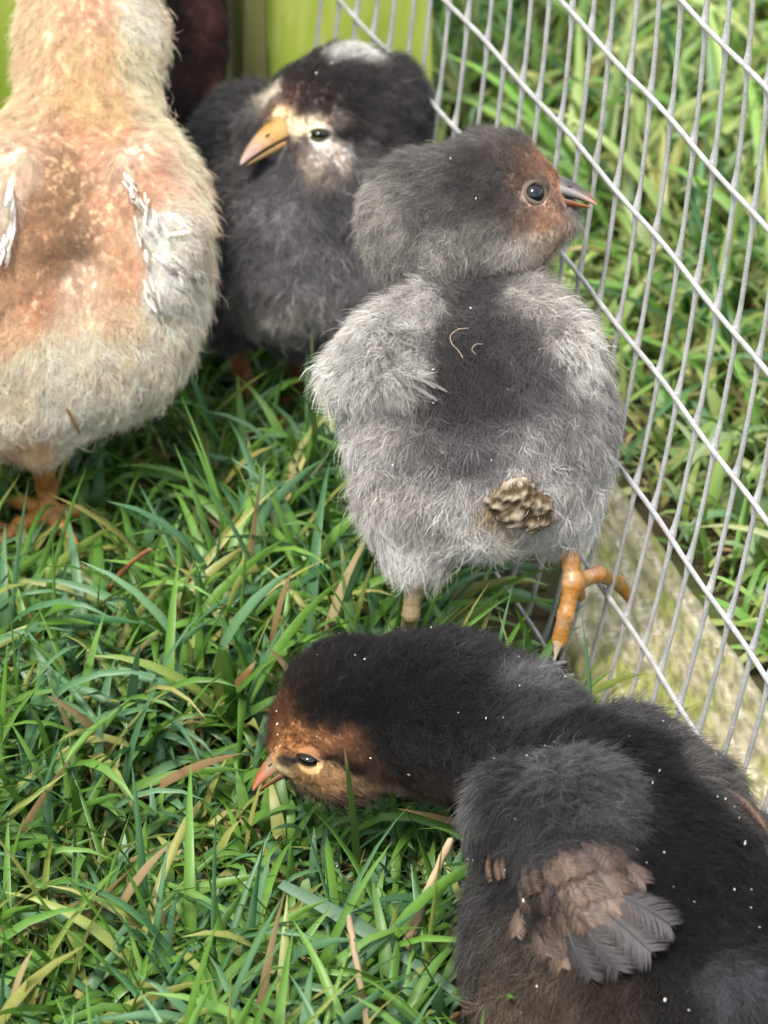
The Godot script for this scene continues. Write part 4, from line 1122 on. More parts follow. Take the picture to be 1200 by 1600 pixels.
		[Vector3(0.02224, 0.10703, 0.00722), 0.00543, Vector3(0.5867, 0.5599, 0.5341), 0.008, Vector3(0.49, -0.74, 0.46)],
		[Vector3(0.02745, 0.10182, 0.01351), 0.00543, Vector3(0.6568, 0.6293, 0.6027), 0.009, Vector3(0.37, -0.79, 0.49)],
		[Vector3(0.02664, 0.09715, 0.0176), 0.00387, Vector3(0.8007, 0.781, 0.7681), 0.007, Vector3(0.29, -0.81, 0.51)]]
	d.skin = [Vector3(0.391, 0.37, 0.3499), 0.008, Vector3(0.1, -0.66, 0.75)]
	d.eyes = [{"at": Vector3(0.01731, 0.13026, -0.0105), "n": Vector3(0.391, 0.627, 0.673), "h": Vector3(0.995, -0.084, 0.053), "r": 0.00264, "open": 1.0, "col": Color(0.0033, 0.003, 0.0052), "lid": Color(0.0865, 0.0702, 0.0586)}]
	d.beak = {"base": Vector3(0.02152, 0.12641, -0.01824), "tip": Vector3(0.03262, 0.12624, -0.01412), "up": Vector3(0.196, 0.832, -0.52), "w": 0.00325, "h": 0.00464, "cols": [Color(0.0894, 0.0757, 0.0577), Color(0.0262, 0.0245, 0.0318), Color(0.038, 0.028, 0.028), Color(0.1576, 0.0448, 0.0156)], "low": [Color(0.0634, 0.0402, 0.0318), Color(0.218, 0.0664, 0.0213)]}
	d.bald = [[Vector3(0.02521, 0.12635, -0.01686), 0.00394]]
	d.feathers = [[Vector3(-0.01762, 0.10167, 0.02317), Vector3(-0.01296, 0.09915, 0.02969), Vector3(-0.054, 0.595, 0.802), 0.00068, Color(0.0595, 0.0561, 0.0545), Color(0.0908, 0.0865, 0.0844)],
		[Vector3(-0.02058, 0.10603, 0.01446), Vector3(-0.01399, 0.10728, 0.01703), Vector3(0.13, 0.675, 0.727), 0.00045, Color(0.0595, 0.0561, 0.0545), Color(0.0908, 0.0865, 0.0844)],
		[Vector3(-0.02104, 0.10036, 0.02009), Vector3(-0.01959, 0.10143, 0.02729), Vector3(-0.682, 0.62, 0.388), 0.00048, Color(0.0931, 0.0887, 0.0865), Color(0.1441, 0.1384, 0.1329)],
		[Vector3(-0.0204, 0.1011, 0.01833), Vector3(-0.02005, 0.10368, 0.02553), Vector3(-0.549, 0.795, 0.258), 0.00054, Color(0.0762, 0.0723, 0.0704), Color(0.1119, 0.107, 0.1046)],
		[Vector3(-0.01978, 0.10432, 0.01614), Vector3(-0.01638, 0.10433, 0.02581), Vector3(0.021, 0.659, 0.752), 0.00061, Color(0.0595, 0.0561, 0.0545), Color(0.0908, 0.0865, 0.0844)],
		[Vector3(-0.01856, 0.1019, 0.01747), Vector3(-0.01594, 0.10624, 0.02181), Vector3(-0.134, 0.987, -0.086), 0.00065, Color(0.0931, 0.0887, 0.0865), Color(0.1441, 0.1384, 0.1329)],
		[Vector3(-0.02106, 0.10161, 0.01729), Vector3(-0.01647, 0.10412, 0.02074), Vector3(-0.024, 0.64, 0.768), 0.00054, Color(0.0762, 0.0723, 0.0704), Color(0.1119, 0.107, 0.1046)],
		[Vector3(-0.01239, 0.10076, 0.02557), Vector3(-0.00604, 0.09767, 0.02761), Vector3(0.611, 0.399, 0.684), 0.00043, Color(0.0931, 0.0887, 0.0865), Color(0.1441, 0.1384, 0.1329)],
		[Vector3(-0.01687, 0.10595, 0.01452), Vector3(-0.01024, 0.10781, 0.01655), Vector3(0.209, 0.625, 0.752), 0.00063, Color(0.0595, 0.0561, 0.0545), Color(0.0908, 0.0865, 0.0844)],
		[Vector3(-0.0209, 0.0986, 0.02327), Vector3(-0.01952, 0.09771, 0.03028), Vector3(-0.623, 0.297, 0.723), 0.00057, Color(0.0762, 0.0723, 0.0704), Color(0.1119, 0.107, 0.1046)],
		[Vector3(-0.01785, 0.10636, 0.01423), Vector3(-0.01445, 0.10341, 0.01991), Vector3(0.213, 0.525, 0.824), 0.00063, Color(0.0762, 0.0723, 0.0704), Color(0.1119, 0.107, 0.1046)],
		[Vector3(-0.02336, 0.10577, 0.01335), Vector3(-0.01984, 0.10677, 0.01759), Vector3(-0.214, 0.685, 0.697), 0.00045, Color(0.0595, 0.0561, 0.0545), Color(0.0908, 0.0865, 0.0844)],
		[Vector3(-0.01389, 0.10516, 0.01437), Vector3(-0.01173, 0.10484, 0.01964), Vector3(-0.007, 0.645, 0.764), 0.00052, Color(0.0762, 0.0723, 0.0704), Color(0.1119, 0.107, 0.1046)],
		[Vector3(-0.01148, 0.1002, 0.02567), Vector3(-0.00303, 0.09631, 0.02685), Vector3(0.755, 0.288, 0.589), 0.00055, Color(0.0762, 0.0723, 0.0704), Color(0.1119, 0.107, 0.1046)],
		[Vector3(-0.014, 0.09965, 0.02693), Vector3(-0.00543, 0.09483, 0.02864), Vector3(0.572, 0.172, 0.802), 0.00057, Color(0.0931, 0.0887, 0.0865), Color(0.1441, 0.1384, 0.1329)],
		[Vector3(-0.01477, 0.10126, 0.02542), Vector3(-0.01119, 0.09481, 0.03027), Vector3(0.19, 0.294, 0.937), 0.00067, Color(0.0762, 0.0723, 0.0704), Color(0.1119, 0.107, 0.1046)],
		[Vector3(-0.01694, 0.10487, 0.01549), Vector3(-0.0105, 0.10442, 0.01992), Vector3(0.192, 0.54, 0.819), 0.00056, Color(0.0762, 0.0723, 0.0704), Color(0.1119, 0.107, 0.1046)],
		[Vector3(-0.01558, 0.10536, 0.01473), Vector3(-0.01178, 0.1054, 0.01766), Vector3(0.231, 0.575, 0.784), 0.00071, Color(0.0595, 0.0561, 0.0545), Color(0.0908, 0.0865, 0.0844)],
		[Vector3(-0.02202, 0.09939, 0.02055), Vector3(-0.02181, 0.10082, 0.02766), Vector3(-0.69, 0.53, 0.493), 0.00061, Color(0.0762, 0.0723, 0.0704), Color(0.1119, 0.107, 0.1046)],
		[Vector3(-0.01674, 0.10207, 0.01719), Vector3(-0.01898, 0.10406, 0.02341), Vector3(-0.373, 0.927, 0.05), 0.00067, Color(0.0762, 0.0723, 0.0704), Color(0.1119, 0.107, 0.1046)],
		[Vector3(-0.01306, 0.10447, 0.01471), Vector3(-0.01251, 0.10312, 0.02141), Vector3(-0.346, 0.734, 0.585), 0.00051, Color(0.0931, 0.0887, 0.0865), Color(0.1441, 0.1384, 0.1329)],
		[Vector3(-0.0144, 0.10084, 0.02593), Vector3(-0.00597, 0.09789, 0.02651), Vector3(0.549, 0.458, 0.699), 0.00043, Color(0.0931, 0.0887, 0.0865), Color(0.1441, 0.1384, 0.1329)],
		[Vector3(0.02583, 0.10459, 0.01497), Vector3(0.02779, 0.10218, 0.02063), Vector3(0.238, 0.53, 0.814), 0.00042, Color(0.1329, 0.1274, 0.1441), Color(0.2307, 0.2232, 0.2086)],
		[Vector3(0.02529, 0.1015, 0.01709), Vector3(0.03327, 0.09622, 0.01042), Vector3(0.43, 0.653, 0.624), 0.00043, Color(0.1022, 0.0976, 0.0931), Color(0.1683, 0.162, 0.1559)],
		[Vector3(0.02512, 0.10368, 0.01581), Vector3(0.02909, 0.10172, 0.02044), Vector3(0.252, 0.556, 0.792), 0.0004, Color(0.1329, 0.1274, 0.1441), Color(0.2307, 0.2232, 0.2086)],
		[Vector3(0.02087, 0.10392, 0.01528), Vector3(0.02419, 0.10132, 0.02057), Vector3(-0.103, 0.445, 0.889), 0.00055, Color(0.1022, 0.0976, 0.0931), Color(0.1683, 0.162, 0.1559)],
		[Vector3(0.02167, 0.10292, 0.01609), Vector3(0.0229, 0.10004, 0.02171), Vector3(0.015, 0.516, 0.857), 0.00044, Color(0.1022, 0.0976, 0.0931), Color(0.1683, 0.162, 0.1559)],
		[Vector3(0.02585, 0.10172, 0.01689), Vector3(0.02718, 0.10059, 0.02184), Vector3(0.063, 0.575, 0.816), 0.00058, Color(0.1329, 0.1274, 0.1441), Color(0.2307, 0.2232, 0.2086)],
		[Vector3(0.02105, 0.10488, 0.0146), Vector3(0.02444, 0.10256, 0.02013), Vector3(-0.088, 0.48, 0.873), 0.00045, Color(0.1329, 0.1274, 0.1441), Color(0.2307, 0.2232, 0.2086)],
		[Vector3(0.02314, 0.10122, 0.01718), Vector3(0.02539, 0.10066, 0.02071), Vector3(-0.071, 0.466, 0.882), 0.00046, Color(0.1329, 0.1274, 0.1441), Color(0.2307, 0.2232, 0.2086)],
		[Vector3(0.02553, 0.10364, 0.01575), Vector3(0.0302, 0.10263, 0.01944), Vector3(0.355, 0.551, 0.755), 0.00037, Color(0.1329, 0.1274, 0.1441), Color(0.2307, 0.2232, 0.2086)],
		[Vector3(0.02312, 0.10233, 0.01662), Vector3(0.02626, 0.10072, 0.02151), Vector3(-0.026, 0.483, 0.875), 0.00043, Color(0.1329, 0.1274, 0.1441), Color(0.2307, 0.2232, 0.2086)],
		[Vector3(0.02482, 0.10226, 0.01669), Vector3(0.02751, 0.10173, 0.01978), Vector3(0.136, 0.54, 0.83), 0.0004, Color(0.1022, 0.0976, 0.0931), Color(0.1683, 0.162, 0.1559)],
		[Vector3(0.02076, 0.10288, 0.01594), Vector3(0.02236, 0.10198, 0.02078), Vector3(-0.02, 0.524, 0.851), 0.00051, Color(0.1022, 0.0976, 0.0931), Color(0.1683, 0.162, 0.1559)],
		[Vector3(0.02272, 0.10164, 0.01693), Vector3(0.02643, 0.1004, 0.02201), Vector3(-0.064, 0.482, 0.874), 0.00043, Color(0.1022, 0.0976, 0.0931), Color(0.1683, 0.162, 0.1559)],
		[Vector3(0.02191, 0.10136, 0.01699), Vector3(0.02397, 0.10061, 0.02187), Vector3(0.104, 0.572, 0.813), 0.00044, Color(0.1022, 0.0976, 0.0931), Color(0.1683, 0.162, 0.1559)],
		[Vector3(0.02335, 0.10425, 0.01552), Vector3(0.02626, 0.10208, 0.02042), Vector3(0.061, 0.489, 0.87), 0.00037, Color(0.1329, 0.1274, 0.1441), Color(0.2307, 0.2232, 0.2086)],
		[Vector3(0.02077, 0.10356, 0.01549), Vector3(0.02421, 0.10063, 0.02117), Vector3(-0.095, 0.441, 0.892), 0.00058, Color(0.1329, 0.1274, 0.1441), Color(0.2307, 0.2232, 0.2086)]]
	d.legs = [{"col": Color(0.283, 0.125, 0.0245), "pr": [[Vector3(0.02543, 0.05395, 0.02189), 0.00238, Vector3(0.02636, 0.04803, 0.02559), 0.00205, 0.0014], [Vector3(0.02636, 0.04803, 0.02559), 0.00205, Vector3(0.02683, 0.04407, 0.02806), 0.00224, 0.0014], [Vector3(0.02683, 0.04407, 0.02806), 0.00224, Vector3(0.02512, 0.03749, 0.03218), 0.00191, 0.0014], [Vector3(0.02512, 0.03749, 0.03218), 0.00191, Vector3(0.02366, 0.03071, 0.03406), 0.00205, 0.0014], [Vector3(0.02683, 0.04407, 0.02806), 0.00224, Vector3(0.03349, 0.04144, 0.02028), 0.00185, 0.0014], [Vector3(0.03349, 0.04144, 0.02028), 0.00185, Vector3(0.03904, 0.03207, 0.00962), 0.00165, 0.0014], [Vector3(0.03904, 0.03207, 0.00962), 0.00165, Vector3(0.04254, 0.02596, 0.00755), 0.00145, 0.0014], [Vector3(0.02683, 0.04381, 0.02823), 0.00198, Vector3(0.02899, 0.03486, 0.01967), 0.00165, 0.0014]], "claws": [[Vector3(0.02346, 0.03127, 0.03489), Vector3(0.02261, 0.02632, 0.03562), 0.0016], [Vector3(0.04254, 0.02596, 0.00755), Vector3(0.04363, 0.02255, 0.00732), 0.0013]]},
		{"col": Color(0.1576, 0.1207, 0.0664), "pr": [[Vector3(-0.01123, 0.04803, 0.02559), 0.00297, Vector3(-0.01246, 0.03638, 0.03051), 0.00198, 0.0014], [Vector3(-0.01246, 0.03638, 0.03051), 0.00198, Vector3(-0.01495, 0.004, 0.00929), 0.00185, 0.0014], [Vector3(-0.01495, 0.004, 0.00929), 0.00198, Vector3(-0.00895, 0.003, -0.01071), 0.00132, 0.0014], [Vector3(-0.01495, 0.004, 0.00929), 0.00198, Vector3(-0.02695, 0.003, -0.00671), 0.00132, 0.0014], [Vector3(-0.01495, 0.004, 0.00929), 0.00198, Vector3(0.00105, 0.003, -0.00271), 0.00132, 0.0014], [Vector3(-0.01495, 0.004, 0.00929), 0.00198, Vector3(-0.01495, 0.003, 0.01929), 0.00132, 0.0014]], "claws": []}]
	return d


func front_chick() -> Dictionary:
	var d := {}
	d.base = Vector3(0.03309, 0, 0.21099)
	d.label = "black chick in front with brown face lowering its beak to the grass"
	d.seed = 5
	d.sheen = false
	d.flecks = 150
	d.mottle = 1.0
	d.uneven = 0.36
	d.cell = 0.0019
	d.tufts = 60000
	d.prims = [[Vector3(0.01316, 0.04498, 0.01243), 0.02102, Vector3(0.02244, 0.03685, 0.02694), 0.02582, 0.012],
		[Vector3(0.02244, 0.03685, 0.02694), 0.02582, Vector3(0.02878, 0.02781, 0.04202), 0.02406, 0.012],
		[Vector3(0.00866, 0.02263, 0.03346), 0.01809, Vector3(0.01815, 0.01812, 0.041), 0.01801, 0.025],
		[Vector3(0.01431, 0.05275, -0.00186), 0.01104, Vector3(0.02887, 0.04913, 0.00511), 0.01197, 0.012],
		[Vector3(-0.01841, 0.04574, -0.03522), 0.01439, Vector3(-0.00545, 0.04603, -0.02596), 0.01251, 0.008],
		[Vector3(-0.00545, 0.04603, -0.02596), 0.01251, Vector3(0.00681, 0.0468, -0.00522), 0.01354, 0.008],
		[Vector3(-0.04123, 0.0438, -0.04108), 0.01478, Vector3(-0.01988, 0.04599, -0.03538), 0.01586, 0.01],
		[Vector3(-0.04902, 0.04094, -0.03694), 0.00856, Vector3(-0.03826, 0.03969, -0.03616), 0.0115, 0.006],
		[Vector3(-0.05517, 0.03686, -0.03203), 0.00397, Vector3(-0.04487, 0.03511, -0.03093), 0.00559, 0.005],
		[Vector3(-0.00393, 0.05142, -0.03169), 0.00729, Vector3(0.00439, 0.05495, -0.0221), 0.00634, 0.005],
		[Vector3(-0.00256, 0.05578, 0.01528), 0.00999, Vector3(0.00811, 0.05978, 0.023), 0.01168, 0.005],
		[Vector3(0.00811, 0.05978, 0.023), 0.01168, Vector3(0.01078, 0.05455, 0.04305), 0.00864, 0.005],
		[Vector3(0.01078, 0.05455, 0.04305), 0.00864, Vector3(0.01586, 0.05154, 0.05115), 0.00456, 0.005],
		[Vector3(0.02164, 0.05823, -0.01001), 0.00569, Vector3(0.03662, 0.05152, 0.00362), 0.0062, 0.003],
		[Vector3(0.03662, 0.05152, 0.00362), 0.0062, Vector3(0.04572, 0.04443, 0.01748), 0.0053, 0.003],
		[Vector3(0.04006, 0.04088, 0.05703), 0.00644, Vector3(0.04006, 0.04088, 0.05703), 0.00644, 0.01]]
	# where, how far round, colour, length of the down, way it is combed
	d.ctrl = [[Vector3(-0.05217, 0.05369, -0.0392), 0.00557, Vector3(0.0275, 0.0213, 0.0188), 0.004, Vector3(0.8, 0.51, -0.32)],
		[Vector3(-0.04188, 0.05862, -0.03977), 0.00696, Vector3(0.0195, 0.0181, 0.0198), 0.0055, Vector3(0.75, 0.56, -0.35)],
		[Vector3(-0.02725, 0.06153, -0.04069), 0.00696, Vector3(0.0282, 0.0268, 0.0298), 0.007, Vector3(0.75, 0.56, -0.35)],
		[Vector3(-0.01271, 0.06234, -0.03688), 0.00696, Vector3(0.042, 0.0405, 0.0454), 0.008, Vector3(0.8, 0.51, -0.32)],
		[Vector3(-0.03309, 0.05554, -0.02629), 0.00835, Vector3(0.0142, 0.0136, 0.0151), 0.005, Vector3(0.99, -0.13, 0.08)],
		[Vector3(-0.04473, 0.05301, -0.02992), 0.00557, Vector3(0.0165, 0.0145, 0.0153), 0.004, Vector3(0.99, -0.13, 0.08)],
		[Vector3(-0.01871, 0.05856, -0.02196), 0.00835, Vector3(0.0205, 0.0191, 0.0217), 0.006, Vector3(1, -0.08, 0.05)],
		[Vector3(-0.02731, 0.04618, -0.01952), 0.00696, Vector3(0.0281, 0.0256, 0.0265), 0.0045, Vector3(0.96, -0.24, 0.15)],
		[Vector3(-0.01585, 0.04814, -0.01432), 0.00696, Vector3(0.0282, 0.0267, 0.0287), 0.006, Vector3(0.89, -0.38, 0.24)],
		[Vector3(-0.02003, 0.03799, -0.01851), 0.00487, Vector3(0.0709, 0.0562, 0.0482), 0.005, Vector3(0.66, -0.63, 0.4)],
		[Vector3(-0.00734, 0.05866, -0.01681), 0.00626, Vector3(0.0334, 0.0319, 0.0363), 0.007, Vector3(0.96, -0.24, 0.15)],
		[Vector3(-0.05658, 0.04711, -0.03583), 0.00362, Vector3(0.1647, 0.0736, 0.0371), 0.0025, Vector3(0.41, 0.77, -0.48)],
		[Vector3(-0.05807, 0.04175, -0.03325), 0.00306, Vector3(0.2905, 0.1321, 0.0572), 0.002, Vector3(0.32, 0.8, -0.5)],
		[Vector3(-0.05355, 0.04452, -0.02935), 0.0025, Vector3(0.3144, 0.1478, 0.0623), 0.002, Vector3(0.85, 0.45, -0.28)],
		[Vector3(-0.04766, 0.04546, -0.02677), 0.00223, Vector3(0.3393, 0.1614, 0.0759), 0.0022, Vector3(1, 0.08, -0.05)],
		[Vector3(-0.04109, 0.04675, -0.02494), 0.00223, Vector3(0.2917, 0.1412, 0.085), 0.003, Vector3(1, 0, 0)],
		[Vector3(-0.03891, 0.04417, -0.02356), 0.00195, Vector3(0.1654, 0.0799, 0.0493), 0.003, Vector3(1, -0.08, 0.05)],
		[Vector3(-0.05654, 0.03817, -0.02819), 0.00125, Vector3(0.0169, 0.0108, 0.0083), 0.0012, Vector3(1, 0, 0)],
		[Vector3(-0.05431, 0.03928, -0.02764), 0.00125, Vector3(0.0122, 0.0087, 0.0079), 0.0012, Vector3(1, 0, 0)],
		[Vector3(-0.04549, 0.04089, -0.02516), 0.00125, Vector3(0.0137, 0.01, 0.0091), 0.0016, Vector3(1, -0.04, 0.03)],
		[Vector3(-0.04184, 0.04065, -0.02424), 0.00139, Vector3(0.0139, 0.0114, 0.0103), 0.0025, Vector3(1, -0.08, 0.05)],
		[Vector3(-0.03819, 0.04082, -0.02325), 0.00139, Vector3(0.0164, 0.0137, 0.0131), 0.003, Vector3(1, -0.08, 0.05)],
		[Vector3(-0.0588, 0.03942, -0.03147), 0.00167, Vector3(0.3723, 0.1966, 0.0903), 0.0014, Vector3(0.32, 0.8, -0.5)],
		[Vector3(-0.05661, 0.0345, -0.02902), 0.00181, Vector3(0.5684, 0.4084, 0.2262), 0.0016, Vector3(0.91, -0.34, 0.22)],
		[Vector3(-0.05067, 0.03556, -0.02631), 0.00209, Vector3(0.4571, 0.2985, 0.1325), 0.002, Vector3(0.87, -0.41, 0.26)],
		[Vector3(-0.04479, 0.03631, -0.02453), 0.0025, Vector3(0.5946, 0.3817, 0.1966), 0.0024, Vector3(0.83, -0.47, 0.29)],
		[Vector3(-0.03968, 0.03426, -0.02487), 0.0025, Vector3(0.4781, 0.3287, 0.1952), 0.003, Vector3(0.71, -0.6, 0.37)],
		[Vector3(-0.03309, 0.03004, -0.02817), 0.00306, Vector3(0.3939, 0.2968, 0.2199), 0.004, Vector3(0.61, -0.67, 0.42)],
		[Vector3(-0.02722, 0.03048, -0.02632), 0.00306, Vector3(0.1702, 0.124, 0.089), 0.005, Vector3(0.61, -0.67, 0.42)],
		[Vector3(-0.03455, 0.03924, -0.02296), 0.0025, Vector3(0.1249, 0.078, 0.0555), 0.0035, Vector3(0.93, -0.31, 0.2)],
		[Vector3(-0.0013, 0.06107, -0.02845), 0.00557, Vector3(0.1765, 0.1746, 0.1826), 0.008, Vector3(0.8, 0.51, -0.32)],
		[Vector3(0.006, 0.05959, -0.02933), 0.00557, Vector3(0.1313, 0.1313, 0.1442), 0.008, Vector3(0.8, 0.51, -0.32)],
		[Vector3(-0.00027, 0.05996, -0.01496), 0.00557, Vector3(0.0933, 0.0925, 0.0992), 0.008, Vector3(0.95, -0.27, 0.17)],
		[Vector3(-0.00615, 0.05459, -0.00535), 0.00557, Vector3(0.042, 0.0405, 0.0454), 0.007, Vector3(0.66, -0.64, 0.4)],
		[Vector3(0.01527, 0.06521, -0.0149), 0.00557, Vector3(0.0883, 0.0853, 0.0919), 0.008, Vector3(0.87, 0.41, -0.26)],
		[Vector3(0.02357, 0.06358, -0.0098), 0.00557, Vector3(0.1138, 0.111, 0.1181), 0.008, Vector3(0.98, -0.18, 0.11)],
		[Vector3(0.00892, 0.06557, 0.00034), 0.00557, Vector3(0.0282, 0.0268, 0.0298), 0.008, Vector3(0.96, -0.24, 0.15)],
		[Vector3(0.02249, 0.06587, 0.00796), 0.00557, Vector3(0.0149, 0.0137, 0.0159), 0.008, Vector3(0.87, -0.41, 0.26)],
		[Vector3(0.03547, 0.06067, 0.0043), 0.00557, Vector3(0.1395, 0.1345, 0.1341), 0.008, Vector3(0.87, -0.41, 0.26)],
		[Vector3(0.04229, 0.0553, 0.00995), 0.00557, Vector3(0.1489, 0.1438, 0.138), 0.008, Vector3(0.75, -0.56, 0.35)],
		[Vector3(0.04636, 0.05129, 0.01389), 0.00487, Vector3(0.083, 0.0762, 0.0731), 0.009, Vector3(0.55, -0.71, 0.44)],
		[Vector3(-0.01366, 0.05684, 0.01439), 0.00557, Vector3(0.1694, 0.1675, 0.1724), 0.01, Vector3(-0.55, -0.71, 0.44)],
		[Vector3(-0.015, 0.04839, 0.01696), 0.00557, Vector3(0.14, 0.1375, 0.1424), 0.011, Vector3(-0.45, -0.76, 0.47)],
		[Vector3(-0.00955, 0.04982, 0.02116), 0.00487, Vector3(0.0515, 0.0486, 0.0524), 0.009, Vector3(-0.1, -0.84, 0.53)],
		[Vector3(-0.00561, 0.06534, 0.019), 0.00557, Vector3(0.0517, 0.0503, 0.0541), 0.008, Vector3(0.1, -0.84, 0.53)],
		[Vector3(0.00379, 0.07172, 0.02081), 0.00487, Vector3(0.1309, 0.1284, 0.1358), 0.008, Vector3(0.32, -0.8, 0.5)],
		[Vector3(0.01325, 0.07165, 0.02304), 0.00557, Vector3(0.125, 0.1224, 0.1272), 0.008, Vector3(0.49, -0.74, 0.46)],
		[Vector3(0.01568, 0.06766, 0.03135), 0.00557, Vector3(0.1005, 0.0976, 0.1023), 0.008, Vector3(0.49, -0.74, 0.46)],
		[Vector3(0.00477, 0.06851, 0.03251), 0.00626, Vector3(0.0571, 0.0557, 0.0597), 0.008, Vector3(0.1, -0.84, 0.53)],
		[Vector3(-0.00183, 0.06253, 0.03126), 0.00557, Vector3(0.0705, 0.0675, 0.0717), 0.009, Vector3(0, -0.85, 0.53)],
		[Vector3(0.01122, 0.06515, 0.04147), 0.00487, Vector3(0.0747, 0.0717, 0.076), 0.008, Vector3(0.2, -0.83, 0.52)],
		[Vector3(0.02812, 0.06457, 0.02945), 0.00696, Vector3(0.0126, 0.012, 0.0135), 0.006, Vector3(0.49, -0.74, 0.46)],
		[Vector3(0.03148, 0.0585, 0.04378), 0.00835, Vector3(0.0119, 0.0113, 0.0127), 0.006, Vector3(0.49, -0.74, 0.46)],
		[Vector3(0.04143, 0.05498, 0.0392), 0.00696, Vector3(0.0158, 0.0145, 0.0168), 0.007, Vector3(0.49, -0.74, 0.46)],
		[Vector3(0.02843, 0.05121, 0.05396), 0.00696, Vector3(0.0141, 0.0129, 0.0151), 0.006, Vector3(0.29, -0.81, 0.51)],
		[Vector3(0.02073, 0.06185, 0.04155), 0.00417, Vector3(0.0158, 0.0145, 0.0168), 0.006, Vector3(0.37, -0.79, 0.49)],
		[Vector3(0.04083, 0.04987, 0.05012), 0.00696, Vector3(0.0176, 0.0162, 0.0179), 0.007, Vector3(0.29, -0.81, 0.51)],
		[Vector3(0.02688, 0.04276, 0.0625), 0.00626, Vector3(0.0281, 0.0256, 0.0265), 0.007, Vector3(0.2, -0.83, 0.52)],
		[Vector3(0.03873, 0.04609, 0.06239), 0.00557, Vector3(0.1112, 0.1084, 0.1253), 0.007, Vector3(0.35, -0.79, 0.5)],
		[Vector3(0.01372, 0.04098, 0.06031), 0.00626, Vector3(0.0607, 0.0442, 0.0375), 0.008, Vector3(0, -0.85, 0.53)],
		[Vector3(0.00328, 0.03962, 0.05442), 0.00626, Vector3(0.1329, 0.1013, 0.0814), 0.009, Vector3(-0.1, -0.84, 0.53)],
		[Vector3(-0.00586, 0.03055, 0.04966), 0.00696, Vector3(0.1884, 0.1423, 0.1081), 0.01, Vector3(-0.29, -0.81, 0.51)],
		[Vector3(-0.01111, 0.03392, 0.03872), 0.00626, Vector3(0.0943, 0.0832, 0.0761), 0.01, Vector3(-0.37, -0.79, 0.49)],
		[Vector3(-0.01094, 0.03933, 0.02786), 0.00557, Vector3(0.0747, 0.0717, 0.0742), 0.01, Vector3(-0.37, -0.79, 0.49)],
		[Vector3(-0.00197, 0.04407, 0.04711), 0.00487, Vector3(0.0937, 0.0787, 0.0668), 0.008, Vector3(-0.1, -0.84, 0.53)],
		[Vector3(0.00722, 0.03521, 0.05956), 0.00696, Vector3(0.151, 0.1124, 0.091), 0.009, Vector3(0, -0.85, 0.53)]]
	d.skin = [Vector3(0.0282, 0.0268, 0.0298), 0.008, Vector3(0.49, -0.74, 0.46)]
	d.eyes = [{"at": Vector3(-0.05034, 0.03993, -0.02648), "n": Vector3(-0.248, 0.205, 0.947), "h": Vector3(0.977, -0.182, 0.114), "r": 0.00278, "open": 0.34, "col": Color(0.0037, 0.003, 0.0037), "lid": Color(0.0151, 0.0087, 0.007)}]
	d.beak = {"base": Vector3(-0.0555, 0.03419, -0.03335), "tip": Vector3(-0.06393, 0.03112, -0.02787), "up": Vector3(-0.482, 0.743, -0.464), "w": 0.00295, "h": 0.00428, "cols": [Color(0.1005, 0.0841, 0.0634), Color(0.1207, 0.0858, 0.0402), Color(0.1626, 0.0358, 0.0057), Color(0.1338, 0.0213, 0.0023)], "low": [Color(0.1338, 0.1005, 0.0634), Color(0.1626, 0.0425, 0.0072)]}
	d.bald = [[Vector3(-0.05841, 0.03312, -0.03145), 0.00492]]
